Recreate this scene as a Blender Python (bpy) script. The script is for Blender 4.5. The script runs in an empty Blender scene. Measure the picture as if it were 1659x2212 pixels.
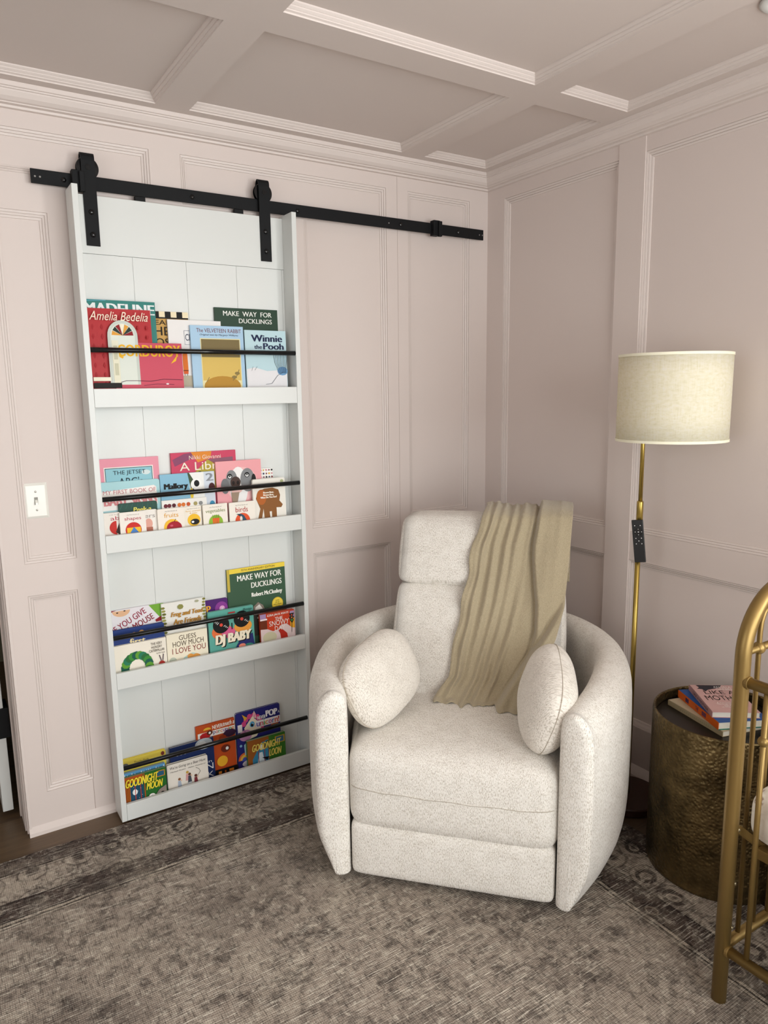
import bpy, bmesh, math, random
from mathutils import Vector, Matrix
random.seed(4)
PI = math.pi
S = bpy.context.scene
COL = S.collection

# ------------------------------------------------------------------ camera
FOC = 1561.55; YAW, PIT, ROL = math.radians(32.5356), math.radians(-9.5573), math.radians(-0.7924)
fw = Vector((math.sin(YAW)*math.cos(PIT), math.cos(YAW)*math.cos(PIT), math.sin(PIT)))
rt = Vector((math.cos(YAW), -math.sin(YAW), 0)); up = rt.cross(fw)
r2 = rt*math.cos(ROL)+up*math.sin(ROL); u2 = up*math.cos(ROL)-rt*math.sin(ROL)
cd = bpy.data.cameras.new('camera'); cam = bpy.data.objects.new('camera', cd); COL.objects.link(cam)
cam.matrix_world = Matrix(((r2.x, u2.x, -fw.x, -2.191), (r2.y, u2.y, -fw.y, -2.557), (r2.z, u2.z, -fw.z, 1.485), (0, 0, 0, 1)))
cd.sensor_fit = 'VERTICAL'; cd.sensor_height = 36.0; cd.lens = FOC/2212*36.0; cd.clip_start = .02
S.camera = cam
# ------------------------------------------------------------------ light
S.view_settings.view_transform = 'Standard'; S.view_settings.look = 'None'
S.view_settings.exposure = 0.20; S.view_settings.gamma = 1.0; S.view_settings.use_curve_mapping = False
w = bpy.data.worlds.new('world'); S.world = w; w.use_nodes = True
w.node_tree.nodes['Background'].inputs[0].default_value = (.80, .90, 1, 1)
w.node_tree.nodes['Background'].inputs[1].default_value = 1.0
def area(name, loc, rot, sx, sy, e, col=(1, 1, 1)):
    l = bpy.data.lights.new(name, 'AREA'); l.shape = 'RECTANGLE'; l.size = sx; l.size_y = sy; l.energy = e; l.color = col
    o = bpy.data.objects.new(name, l); COL.objects.link(o); o.location = loc; o.rotation_euler = rot
    return o
area('window_daylight', (-1.15, -4.33, 1.30), (math.radians(90), 0, 0), 2.3, 1.85, 61, (.965, 1, .985))
area('right_window_daylight', (.05, -3.35, 1.55), (math.radians(90), 0, math.radians(90)), 1.1, 1.25, 66, (.965, 1, .985))
area('side_window_daylight', (-4.23, -2.3, 1.45), (math.radians(90), 0, math.radians(-90)), 1.5, 1.4, 11, (.965, 1, .985))

# ------------------------------------------------------------------ materials
def lin(c): return c/12.92 if c <= .04045 else ((c+.055)/1.055)**2.4
def rgb(h):
    h = h.lstrip('#'); return tuple(lin(int(h[i:i+2], 16)/255) for i in (0, 2, 4))+(1,)
_M = {}
def mat(name, h, rough=.5, metal=0, spec=.5):
    if name in _M: return _M[name]
    m = bpy.data.materials.new(name); m.use_nodes = True; b = m.node_tree.nodes['Principled BSDF']
    b.inputs['Base Color'].default_value = rgb(h); b.inputs['Roughness'].default_value = rough
    b.inputs['Metallic'].default_value = metal; b.inputs['Specular IOR Level'].default_value = spec
    _M[name] = m; return m
def C(h, rough=.45): return mat('ink_'+h.strip('#'), h, rough+.1, spec=.2)
class N:
    def __init__(s, m): s.t = m.node_tree; s.b = s.t.nodes['Principled BSDF']
    def new(s, typ, **k):
        n = s.t.nodes.new(typ)
        for a, v in k.items(): setattr(n, a, v)
        return n
    def link(s, a, b): s.t.links.new(a, b)
    def coord(s, kind='Object', scale=(1, 1, 1), rot=(0, 0, 0)):
        c = s.new('ShaderNodeTexCoord'); mp = s.new('ShaderNodeMapping'); mp.inputs['Scale'].default_value = scale
        mp.inputs['Rotation'].default_value = rot
        s.link(c.outputs[kind], mp.inputs['Vector']); return mp.outputs[0]
    def noise(s, vec, sc, det=3, rough=.5, dist=0):
        n = s.new('ShaderNodeTexNoise'); n.inputs['Scale'].default_value = sc; n.inputs['Detail'].default_value = det
        n.inputs['Roughness'].default_value = rough; n.inputs['Distortion'].default_value = dist
        s.link(vec, n.inputs['Vector']); return n.outputs['Fac']
    def ramp(s, fac, stops, interp='LINEAR'):
        r = s.new('ShaderNodeValToRGB'); r.color_ramp.interpolation = interp
        while len(r.color_ramp.elements) < len(stops): r.color_ramp.elements.new(.5)
        for e, (p, c) in zip(r.color_ramp.elements, stops):
            e.position = p; e.color = rgb(c) if isinstance(c, str) else (c, c, c, 1)
        s.link(fac, r.inputs[0]); return r.outputs[0]
    def math(s, op, a, b=None, c=None):
        n = s.new('ShaderNodeMath', operation=op)
        for i, v in enumerate((a, b, c)):
            if v is None: continue
            if isinstance(v, (int, float)): n.inputs[i].default_value = v
            else: s.link(v, n.inputs[i])
        return n.outputs[0]
    def mix(s, f, a, b, blend='MIX'):
        n = s.new('ShaderNodeMix', data_type='RGBA', blend_type=blend)
        for i, v in ((0, f), (6, a), (7, b)):
            if isinstance(v, (int, float)): n.inputs[i].default_value = v
            elif isinstance(v, str): n.inputs[i].default_value = rgb(v)
            else: s.link(v, n.inputs[i])
        return n.outputs[2]
    def color(s, v): s.link(v, s.b.inputs['Base Color'])
    def bump(s, h, strength=.3, dist=.002):
        n = s.new('ShaderNodeBump'); n.inputs['Strength'].default_value = strength; n.inputs['Distance'].default_value = dist
        s.link(h, n.inputs['Height']); s.link(n.outputs[0], s.b.inputs['Normal'])

def paint(name, h, rough=.55):
    m = mat(name, h, rough, spec=.35); n = N(m); v = n.coord('Object')
    f = n.noise(v, 90, 2); n.bump(f, .05, .001)
    g = n.noise(v, 3, 2); n.color(n.mix(n.math('MULTIPLY', g, .10), h, '#c6bbb5')); return m
PINK = paint('pink_wall_paint', '#dacdc7')
PINKC = paint('pink_ceiling_paint', '#d6cac4')
PTRIM = paint('pink_trim_paint', '#dcd0ca', .45)
WHITE = mat('white_satin_paint', '#d9dbd8', .35); n = N(WHITE); n.bump(n.noise(n.coord('Object', (1, 1, .15)), 60, 2), .03, .001)
WHITE2 = mat('white_hall_paint', '#dcdad3', .45)
BLACK = mat('black_powder_coat', '#101113', .6, spec=.22); n = N(BLACK); n.bump(n.noise(n.coord('Object'), 500, 1), .05, .0005)
GLOSSB = mat('black_gloss_metal', '#08080a', .12)
PLAST = mat('white_switch_plastic', '#eeece4', .2)
CHROME = mat('steel_screw', '#b9b6ae', .3, .8)
HOLE = mat('punched_hole', '#8e8a86', .5)

def wood():
    m = mat('dark_oak_floor', '#4b3a2c', .42); n = N(m); v = n.coord('Object')
    br = n.new('ShaderNodeTexBrick'); br.inputs['Scale'].default_value = 1; br.inputs['Brick Width'].default_value = 1.2
    br.inputs['Row Height'].default_value = .14; br.inputs['Mortar Size'].default_value = .0015
    br.inputs['Color1'].default_value = rgb('#55432f'); br.inputs['Color2'].default_value = rgb('#453527'); br.inputs['Mortar'].default_value = rgb('#1c140e')
    n.link(v, br.inputs['Vector'])
    g = n.noise(n.coord('Object', (1.5, 22, 1)), 3, 5, .6, .4)
    n.color(n.mix(n.ramp(g, [(.3, 0.0), (.75, .75)]), br.outputs['Color'], '#6f5840')); n.bump(g, .08, .001); return m
WOOD = wood()

def rugmat():
    m = mat('faded_persian_rug', '#7d6d60', .95, spec=.1); n = N(m)
    tc = n.new('ShaderNodeTexCoord'); sx = n.new('ShaderNodeSeparateXYZ'); ob = n.coord('Object')
    def wobbled(sc, amp):
        wob = n.new('ShaderNodeTexNoise'); wob.inputs['Scale'].default_value = sc; wob.inputs['Detail'].default_value = 3
        n.link(tc.outputs['Object'], wob.inputs['Vector'])
        ad = n.new('ShaderNodeVectorMath', operation='MULTIPLY_ADD'); n.link(wob.outputs['Color'], ad.inputs[0])
        ad.inputs[1].default_value = (amp, amp, 0); n.link(tc.outputs['Object'], ad.inputs[2]); return ad.outputs[0]
    w1 = wobbled(9, .012); n.link(w1, sx.inputs[0]); X, Y = sx.outputs[0], sx.outputs[1]
    dX = n.math('SUBTRACT', -.285+.006, X); dY = n.math('SUBTRACT', -.122+.006, Y)
    d = n.math('MINIMUM', dX, dY)                        # distance in from the two edges along the walls
    DK, LT, LN = '#5d504a', '#b6a99b', '#2b2523'
    band = n.ramp(n.math('MULTIPLY', d, 2.0), [(0, DK), (.145, DK), (.150, LN), (.158, LN), (.163, LT), (.17, LT), (.176, '#4a3f3a'), (.182, LT),
        (.435, LT), (.440, LN), (.448, LN), (.452, DK), (.600, DK), (.605, LN), (.613, LN), (.617, '#c6b9a8'), (.632, '#c6b9a8'), (.636, LN), (.643, LN), (.647, '#c6b9a8'), (.658, '#c6b9a8'), (.662, LN), (.669, '#a99c8f'), (1, '#a99c8f')])
    def vor(vec, sc, rnd):
        v = n.new('ShaderNodeTexVoronoi', feature='F1'); v.inputs['Scale'].default_value = sc; v.inputs['Randomness'].default_value = rnd
        n.link(vec, v.inputs['Vector']); return v.outputs['Distance']
    def mask(sc, lo, hi, det=3): return n.ramp(n.noise(ob, sc, det, .7), [(lo, 0.0), (hi, 1.0)])
    w2 = wobbled(16, .035); w3 = wobbled(6, .2)
    a = vor(w2, 8.4, .35); b = vor(w3, 6.2, .9); c_ = vor(w2, 21, .9)
    out1 = n.ramp(a, [(.05, 1.0), (.10, 0.0), (.15, 0.0), (.18, 1.0), (.27, 1.0), (.31, 0.0), (.40, 0.0), (.43, .9), (.48, 0.0)])       # rosettes
    out2 = n.ramp(b, [(.18, 0.0), (.205, 1.0), (.235, 0.0), (.42, 0.0), (.445, 1.0), (.48, 0.0), (.62, 0.0), (.65, .8), (.69, 0.0)])   # scrolling outlines
    out3 = n.ramp(c_, [(.22, .9), (.30, 0.0), (.42, 0.0), (.47, .7), (.52, 0.0)])
    inb = n.ramp(n.math('MULTIPLY', d, 2.0), [(.60, 1.0), (.66, .22)])
    c = n.mix(n.math('MULTIPLY', n.math('MULTIPLY', out1, mask(8, .28, .44)), n.math('MULTIPLY', inb, .9)), band, '#3c3330')
    c = n.mix(n.math('MULTIPLY', n.math('MULTIPLY', out2, mask(6, .40, .52)), .42), c, '#38302d')
    c = n.mix(n.math('MULTIPLY', n.math('MULTIPLY', out3, mask(5, .46, .56)), .35), c, '#3f3531')
    light = n.ramp(a, [(.0, 1.0), (.05, 0.0), (.12, 0.0), (.15, 1.0), (.18, 0.0)]); c = n.mix(n.math('MULTIPLY', light, n.math('MULTIPLY', inb, .5)), c, '#c9bba6')
    # worn patches, pale and dark, finer than the figures
    c = n.mix(n.math('MULTIPLY', mask(13, .48, .62, 5), .26), c, '#cfc3b2')
    c = n.mix(n.math('MULTIPLY', mask(3.3, .50, .66, 3), .15), c, '#d0c4b0')
    big = n.ramp(n.noise(n.coord('Object', (1, 1.4, 1)), 2.6, 3, .6), [(.50, 0.0), (.66, 1.0)]); c = n.mix(n.math('MULTIPLY', big, .45), c, '#4d4440')
    c = n.mix(n.math('MULTIPLY', n.math('MULTIPLY', mask(11, .5, .58, 5), mask(28, .42, .55, 3)), .55), c, '#3a3432')
    c = n.mix(n.math('MULTIPLY', mask(34, .52, .64, 4), .5), c, '#3a3230')
    c = n.mix(n.math('MULTIPLY', mask(45, .55, .68, 4), .5), c, '#e6dccb')
    # loose pale warp threads and dark pile dashes
    st = n.noise(n.coord('Object', (11, 210, 1)), 1, 4, .75); thr = n.ramp(n.noise(ob, 2.2, 3), [(.42, .25), (.6, 1.0)])
    c = n.mix(n.math('MULTIPLY', n.math('MULTIPLY', n.ramp(st, [(.54, 0.0), (.62, 1.0)]), thr), .75), c, '#efe6d6')
    st2 = n.noise(n.coord('Object', (190, 24, 1)), 1, 4, .75); c = n.mix(n.math('MULTIPLY', n.ramp(st2, [(.53, 0.0), (.64, 1.0)]), .55), c, '#2a2321')
    wx = n.math('SINE', n.math('MULTIPLY', X, 1250)); wy = n.math('SINE', n.math('MULTIPLY', Y, 1000))
    wv = n.math('MULTIPLY', n.math('ADD', wx, wy), .25)
    c = n.mix(n.ramp(n.math('ADD', wv, .5), [(.1, .34), (.6, 0.0)]), c, '#2a2422')
    n.color(c); n.bump(n.math('ADD', wv, n.noise(ob, 260, 3)), .6, .002); return m
RUG = rugmat()

def boucle(name, h, dark, amt=.8, sc=1.0):
    m = mat(name, h, .95, spec=.12); n = N(m)
    tc = n.new('ShaderNodeTexCoord'); sp = n.new('ShaderNodeSeparateXYZ'); n.link(tc.outputs['UV'], sp.inputs[0])
    wob = n.noise(n.coord('UV'), 60*sc, 2)
    rib = n.math('SINE', n.math('ADD', n.math('MULTIPLY', sp.outputs[0], 1180*sc), n.math('MULTIPLY', wob, 9)))
    a = n.noise(n.coord('UV', (330*sc, 105*sc, 1)), 1, 3, .7, .3)
    b = n.noise(n.coord('UV', (520*sc, 420*sc, 1)), 1, 2, .6)
    big = n.noise(n.coord('Object'), 26, 3, .6)
    s = n.math('ADD', n.math('MULTIPLY', a, .80), n.math('MULTIPLY', rib, .045)); s = n.math('ADD', s, n.math('MULTIPLY', b, .30))
    s = n.math('ADD', s, n.math('MULTIPLY', n.math('SUBTRACT', big, .5), .16))
    c = n.mix(n.ramp(s, [(.45, amt), (.55, 0.0)]), h, dark)
    n.color(c); n.bump(s, .9, .0035)
    n.b.inputs['Sheen Weight'].default_value = .25; return m
FAB = boucle('cream_boucle', '#fffaf2', '#bcb09f', .78, 1.3)
FABP = boucle('cream_boucle_pillow', '#fbf4ea', '#b8ac9c', .72, 1.5)

def wool():
    m = mat('olive_wool_knit', '#a29373', .95, spec=.1); n = N(m)
    tc = n.new('ShaderNodeTexCoord'); sp = n.new('ShaderNodeSeparateXYZ'); n.link(tc.outputs['UV'], sp.inputs[0])
    U_, V_ = sp.outputs[0], sp.outputs[1]
    rib = n.math('SINE', n.math('MULTIPLY', U_, 95)); twist = n.math('SINE', n.math('ADD', n.math('MULTIPLY', V_, 260), n.math('MULTIPLY', rib, 2.2)))
    rr = n.math('MULTIPLY', n.ramp(rib, [(.5, 0.0), (.9, 1.0)]), twist)
    fz = n.noise(n.coord('Object'), 420, 3, .7)
    h = n.math('ADD', n.math('MULTIPLY', rib, .35), n.math('ADD', n.math('MULTIPLY', rr, .35), n.math('MULTIPLY', fz, .8)))
    n.color(n.mix(n.ramp(fz, [(.35, .6), (.65, 0.0)]), '#bcae92', '#92856b')); n.bump(h, .45, .004)
    n.b.inputs['Sheen Weight'].default_value = .4; return m
WOOL = wool()
def brass(name, h, rough=.3, metal=.9, streak=True):
    m = mat(name, h, rough, metal); n = N(m)
    if streak: n.bump(n.noise(n.coord('Object', (1, 1, .05)), 900, 2), .06, .0005)
    return m
BRASS = brass('satin_brass', '#b0974f', .28)
GOLD = brass('matte_gold_paint', '#8d7342', .38, .65)
def hammered():
    m = mat('hammered_bronze', '#6b5a3c', .33, .88); n = N(m)
    v = n.new('ShaderNodeTexVoronoi'); v.feature = 'SMOOTH_F1'; v.inputs['Scale'].default_value = 118; n.link(n.coord('Object', (1, 1, 1)), v.inputs['Vector'])
    v2 = n.new('ShaderNodeTexVoronoi'); v2.inputs['Scale'].default_value = 9; n.link(n.coord('Object'), v2.inputs['Vector'])
    n.bump(n.math('ADD', v.outputs['Distance'], n.math('MULTIPLY', v2.outputs['Distance'], .2)), .8, .0035)
    n.color(n.ramp(n.noise(n.coord('Object'), 12, 4, .6), [(.3, '#40341f'), (.7, '#85714c')])); return m
HAM = hammered()
DKMETAL = mat('dark_tray_metal', '#2c2620', .35, .7)
def shade():
    m = mat('linen_lamp_shade', '#efe2bb', .9, spec=.1); n = N(m)
    tc = n.new('ShaderNodeTexCoord'); sp = n.new('ShaderNodeSeparateXYZ'); n.link(tc.outputs['UV'], sp.inputs[0])
    a = n.noise(n.coord('UV', (900, 14, 1)), 1, 3, .7); b = n.noise(n.coord('UV', (60, 130, 1)), 1, 3, .7)
    h = n.math('ADD', n.math('MULTIPLY', a, .5), n.math('MULTIPLY', b, .5))
    n.color(n.ramp(h, [(.36, '#e6e2c6'), (.5, '#faf7e4'), (.68, '#ffffff')])); n.bump(h, .5, .002)
    tr = n.new('ShaderNodeBsdfTranslucent'); tr.inputs[0].default_value = rgb('#f3e4b8')
    mx = n.new('ShaderNodeMixShader'); mx.inputs[0].default_value = .35
    out = n.t.nodes['Material Output']; n.link(n.b.outputs[0], mx.inputs[1]); n.link(tr.outputs[0], mx.inputs[2]); n.link(mx.outputs[0], out.inputs[0])
    return m
SHADE = shade(); SHBAND = mat('shade_trim_tape', '#f3eed6', .8)
RUST = mat('dark_walnut_disc', '#3a1f14', .4)
def floral():
    m = mat('floral_cotton', '#ece6db', .9, spec=.1); n = N(m)
    v = n.new('ShaderNodeTexVoronoi'); v.inputs['Scale'].default_value = 22; n.link(n.coord('Object'), v.inputs['Vector'])
    nz = n.noise(n.coord('Object'), 110, 2)
    f = n.math('MULTIPLY', n.ramp(v.outputs['Distance'], [(.34, 1.0), (.42, 0.0)]), n.ramp(nz, [(.42, 0.0), (.50, 1.0)]))
    n.color(n.mix(f, '#ece6db', n.ramp(n.noise(n.coord('Object'), 12, 1), [(.45, '#a98d80'), (.55, '#8b8263')])))
    n.bump(n.noise(n.coord('Object'), 14, 3), .3, .06); return m
FLOR = floral()
PAGE = mat('page_edges', '#d8d2c4', .8); BOARD = mat('grey_board_edges', '#aaa49a', .8)

# ------------------------------------------------------------------ mesh helpers
class MB:
    def __init__(s): s.v = []; s.f = []; s.uv = None
    def add(s, vs, fs):
        o = len(s.v); s.v += [tuple(p) for p in vs]; s.f += [tuple(i+o for i in f) for f in fs]; return s
    def box(s, a, b):
        x0, y0, z0 = a; x1, y1, z1 = b
        return s.add([(x0, y0, z0), (x1, y0, z0), (x1, y1, z0), (x0, y1, z0), (x0, y0, z1), (x1, y0, z1), (x1, y1, z1), (x0, y1, z1)],
                     [(0, 3, 2, 1), (4, 5, 6, 7), (0, 1, 5, 4), (1, 2, 6, 5), (2, 3, 7, 6), (3, 0, 4, 7)])
    def tube(s, pts, r, seg=16, closed=False, caps=True):
        pts = [Vector(p) for p in pts]; n = len(pts); rings = []
        rr = r if isinstance(r, (list, tuple)) else [r]*n
        t0 = (pts[1]-pts[0]).normalized(); ref = Vector((0, 0, 1)) if abs(t0.z) < .9 else Vector((1, 0, 0))
        a = t0.cross(ref).normalized()
        for i, p in enumerate(pts):
            t = (pts[min(i+1, n-1)]-pts[max(i-1, 0)]).normalized()
            a = (a-t*a.dot(t)).normalized(); b = t.cross(a)
            rings.append([p+(a*math.cos(2*PI*k/seg)+b*math.sin(2*PI*k/seg))*rr[i] for k in range(seg)])
        o = len(s.v)
        for ring in rings: s.v += [tuple(q) for q in ring]
        for i in range(n-1):
            for k in range(seg):
                k2 = (k+1) % seg; s.f.append((o+i*seg+k, o+i*seg+k2, o+(i+1)*seg+k2, o+(i+1)*seg+k))
        if caps: s.f.append(tuple(o+k for k in range(seg-1, -1, -1))); s.f.append(tuple(o+(n-1)*seg+k for k in range(seg)))
        return s
    def lathe(s, prof, c=(0, 0, 0), seg=48):
        o = len(s.v)
        for r, z in prof:
            for k in range(seg): s.v.append((c[0]+r*math.cos(2*PI*k/seg), c[1]+r*math.sin(2*PI*k/seg), c[2]+z))
        for i in range(len(prof)-1):
            for k in range(seg):
                k2 = (k+1) % seg; s.f.append((o+i*seg+k, o+i*seg+k2, o+(i+1)*seg+k2, o+(i+1)*seg+k))
        return s
    def sphere(s, c, r, seg=16):
        return s.lathe([(max(1e-5, r*math.sin(PI*i/10)), -r*math.cos(PI*i/10)) for i in range(11)], c, seg)
    def dome(s, c, r, h, ax=-1, seg=14):           # a button head facing -y (ax=-1)
        o = len(s.v); R_ = 4
        for i in range(R_+1):
            a = PI/2*i/R_; rr = max(1e-5, r*math.cos(a)); hh = h*math.sin(a)
            for k in range(seg): s.v.append((c[0]+rr*math.cos(2*PI*k/seg), c[1]+ax*hh, c[2]+rr*math.sin(2*PI*k/seg)))
        for i in range(R_):
            for k in range(seg):
                k2 = (k+1) % seg; s.f.append((o+i*seg+k, o+i*seg+k2, o+(i+1)*seg+k2, o+(i+1)*seg+k))
        return s
def obj(name, mb, m, parent=None, smooth=False, bevel=0, sub=0, recalc=True):
    me = bpy.data.meshes.new(name); me.from_pydata(mb.v, [], mb.f); me.update()
    if recalc:
        bm = bmesh.new(); bm.from_mesh(me); bmesh.ops.recalc_face_normals(bm, faces=bm.faces); bm.to_mesh(me); bm.free()
    if mb.uv:
        ul = me.uv_layers.new(name='UVMap')
        for l in me.loops: ul.data[l.index].uv = mb.uv[l.vertex_index]
    me.materials.append(m)
    if smooth: me.shade_smooth()
    o = bpy.data.objects.new(name, me); COL.objects.link(o)
    if parent: o.parent = parent
    if bevel:
        bv = o.modifiers.new('bevel', 'BEVEL'); bv.width = bevel; bv.segments = 2; bv.limit_method = 'ANGLE'; bv.angle_limit = math.radians(40)
    if sub:
        sb = o.modifiers.new('sub', 'SUBSURF'); sb.levels = sub; sb.render_levels = sub
    if smooth and bevel: me.shade_smooth()
    return o
def tag(o, label=None, cat=None, group=None, kind=None):
    if label: o['label'] = label
    if cat: o['category'] = cat
    if group: o['group'] = group
    if kind: o['kind'] = kind
    return o
def thing(name, label, cat, loc=(0, 0, 0), rot=(0, 0, 0), group=None):
    o = bpy.data.objects.new(name, None); COL.objects.link(o); o.location = loc; o.rotation_euler = rot; o.empty_display_size = .05
    return tag(o, label, cat, group)
def struct(name, mb, m, **k): return tag(obj(name, mb, m, **k), kind='structure')

# ------------------------------------------------------------------ room
def panelled(mb, mo, P, aS, bS, holes, prof):
    """board face with recessed panels: P(a,b,d) maps to space, d>0 is into the board"""
    for i in range(len(aS)-1):
        for j in range(len(bS)-1):
            ca, cb = (aS[i]+aS[i+1])/2, (bS[j]+bS[j+1])/2
            if any(h[0] < ca < h[1] and h[2] < cb < h[3] for h in holes): continue
            mb.add([P(aS[i], bS[j], 0), P(aS[i+1], bS[j], 0), P(aS[i+1], bS[j+1], 0), P(aS[i], bS[j+1], 0)], [(0, 1, 2, 3)])
    for a0, a1, b0, b1 in holes:
        m = MB(); vs = []
        for ins, d in prof: vs += [P(a0+ins, b0+ins, d), P(a1-ins, b0+ins, d), P(a1-ins, b1-ins, d), P(a0+ins, b1-ins, d)]
        fs = [(4*k+q, 4*k+(q+1) % 4, 4*k+4+(q+1) % 4, 4*k+4+q) for k in range(len(prof)-1) for q in range(4)]
        m.add(vs, fs); mo.append(m)
        ins, d = prof[-1]
        mb.add([P(a0+ins, b0+ins, d), P(a1-ins, b0+ins, d), P(a1-ins, b1-ins, d), P(a0+ins, b1-ins, d)], [(0, 1, 2, 3)])
WPROF = [(0, 0), (.0003, .0035), (.0012, .0038), (.0015, .0022), (.0075, .0040), (.0078, .0078), (.0088, .0078), (.0092, .0062), (.0150, .0085), (.0153, .0125), (.0163, .0125), (.0166, .0108), (.0225, .0125), (.0230, .0158)]
CPROF = [(0, 0), (.0005, .004), (.0060, .0065), (.0063, .0095), (.0075, .0095), (.0125, .0140), (.0128, .0170), (.0140, .0170), (.019, .0215), (.0195, .025)]
H = 2.385
XL, YB = -4.2, -4.3                                      # far side and rear of the room
# wall with the bookcase (plane y=0), ends at the doorway x=-2.01
mo = []; mb = MB()
PA = lambda a, b, d: (a, d, b)
holesA = [(-1.946, -1.793, .143, .836), (-1.946, -1.787, .943, 2.043), (-.90, -.528, .143, .840), (-.426, -.103, .143, .840),
          (-.426, -.103, .943, 2.279), (-1.357, -.530, 2.16, 2.279), (-.90, -.530, .943, 2.16)]
cutA = sorted({-2.01, 0} | {v for h in holesA for v in h[:2]} | {-1.461}); cutz = sorted({0, H+.05, 2.279} | {v for h in holesA for v in h[2:]} | {2.151})
holes_top = [(-2.85, -1.461, 2.151, 2.279)]
cutA2 = sorted(set(cutA) | {-2.01})
simple = [h for h in holesA if h[0] != -1.357 and not (h[0] == -.90 and h[3] == 2.16)]
lshape = [(-1.357, -.530, 2.10, 2.279)]
full = simple
# L-shaped upper middle panel: flat board left of x=-.90 below z=2.12
skipc = full+[(-1.357, -.530, 2.12, 2.279), (-.90, -.530, .943, 2.12)]+[(-2.01, -1.461, 2.151, 2.279)]
aS = sorted({-2.01, -1.461, -1.357, -.90, -.530, 0}|{v for h in full for v in h[:2]}); bS = sorted({0, 2.12, 2.151, 2.279, .943, H+.05}|{v for h in full for v in h[2:]})
for i in range(len(aS)-1):
    for j in range(len(bS)-1):
        ca, cb = (aS[i]+aS[i+1])/2, (bS[j]+bS[j+1])/2
        if any(h[0] < ca < h[1] and h[2] < cb < h[3] for h in skipc): continue
        mb.add([PA(aS[i], bS[j], 0), PA(aS[i+1], bS[j], 0), PA(aS[i+1], bS[j+1], 0), PA(aS[i], bS[j+1], 0)], [(0, 1, 2, 3)])
for h in full: panelled(mb, mo, PA, [0], [0], [h], WPROF)
def ring_poly(mb, mo, P, poly, prof):                    # mitred moulding round any right-angled outline (counter-clockwise)
    n_ = len(poly); m = MB(); vs = []
    for ins, d in prof:
        for k in range(n_):
            p, a, b = Vector(poly[k]), Vector(poly[k-1]), Vector(poly[(k+1) % n_])
            e1 = (p-a).normalized(); e2 = (b-p).normalized(); n1 = Vector((-e1.y, e1.x)); n2 = Vector((-e2.y, e2.x))
            q = p+(n1+n2)*ins; vs.append(P(q.x, q.y, d))
    m.add(vs, [(n_*k+q, n_*k+(q+1) % n_, n_*(k+1)+(q+1) % n_, n_*(k+1)+q) for k in range(len(prof)-1) for q in range(n_)]); mo.append(m)
    mb.add(vs[-n_:], [tuple(range(n_))])
ring_poly(mb, mo, PA, [(-.90, .943), (-.53, .943), (-.53, 2.279), (-1.357, 2.279), (-1.357, 2.12), (-.90, 2.12)], WPROF)
ring_poly(mb, mo, PA, [(-2.85, 2.151), (-1.461, 2.151), (-1.461, 2.279), (-2.85, 2.279)], WPROF)
# wall over the doorway
mb.add([(-4.2, 0, 2.279), (-2.01, 0, 2.279), (-2.01, 0, H+.05), (-4.2, 0, H+.05)], [(0, 1, 2, 3)])
mb.add([(-4.2, 0, 2.09), (-2.01, 0, 2.09), (-2.01, 0, 2.151), (-4.2, 0, 2.151)], [(0, 1, 2, 3)])
mb.add([(-4.2, 0, 2.151), (-2.85, 0, 2.151), (-2.85, 0, 2.279), (-4.2, 0, 2.279)], [(0, 1, 2, 3)])
# back of the wall and the jamb with its layered edges
mb.box((-2.004, .03, 0), (.12, .15, H+.06)); mb.box((-4.2, .03, 2.10), (-2.004, .15, H+.06))
wa = struct('wall_back', mb, PINK, recalc=False)
for m in mo: obj('panel_moulding', m, PTRIM, wa)
jb = MB()
for y0, y1, x in ((-.003, .012, -2.011), (.012, .024, -2.016), (.024, .036, -2.013), (.036, .15, -2.020)): jb.box((x, y0, .003 if y0 < .05 else 0), (-2.003, y1, 2.09))
jb.box((-2.024, .15, 0), (-1.95, .168, 2.09)); tag(obj('trim_1', jb, PTRIM), kind='structure')
seam = MB(); seam.box((-1.797, -.0006, .143), (-1.7955, 0, .030)); seam.box((-.4775, -.0005, 0), (-.4765, 0, 2.33))
obj('board_seam', seam, mat('paint_seam_shadow', '#a8958c', .8), wa)
# right-hand wall (plane x=0)
mo = []; mb = MB(); PB = lambda a, b, d: (d, a, b)
hB = [(-.71, -.108, .205, .848), (-.71, -.108, .954, 2.279), (-1.66, -.822, .205, .848), (-1.66, -.822, .954, 2.279),
      (-2.62, -1.775, .205, .848), (-2.62, -1.775, .954, 2.279)]
cuts = sorted({-2.62-.11, 0}|{v for h in hB for v in h[:2]}); cz = sorted({0, H+.05}|{v for h in hB for v in h[2:]})
panelled(mb, mo, PB, cuts, cz, hB, WPROF); mb.box((.03, -2.73, 0), (.12, .15, H+.06))
mb.box((0, -2.80, 0), (.12, -2.73, H+.06)); mb.box((0, YB-.1, 0), (.12, -3.90, H+.06)); mb.box((0, -3.90, 0), (.12, -2.80, .92)); mb.box((0, -3.90, 2.18), (.12, -2.80, H+.06))
for y0, y1 in ((-.822, -.71), (-1.775, -1.66)): mb.box((-.0035, y0, .03), (.001, y1, 2.33))
wb = struct('wall_right', mb, PINK, recalc=False)
for m in mo: obj('panel_moulding', m, PTRIM, wb)
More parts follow.
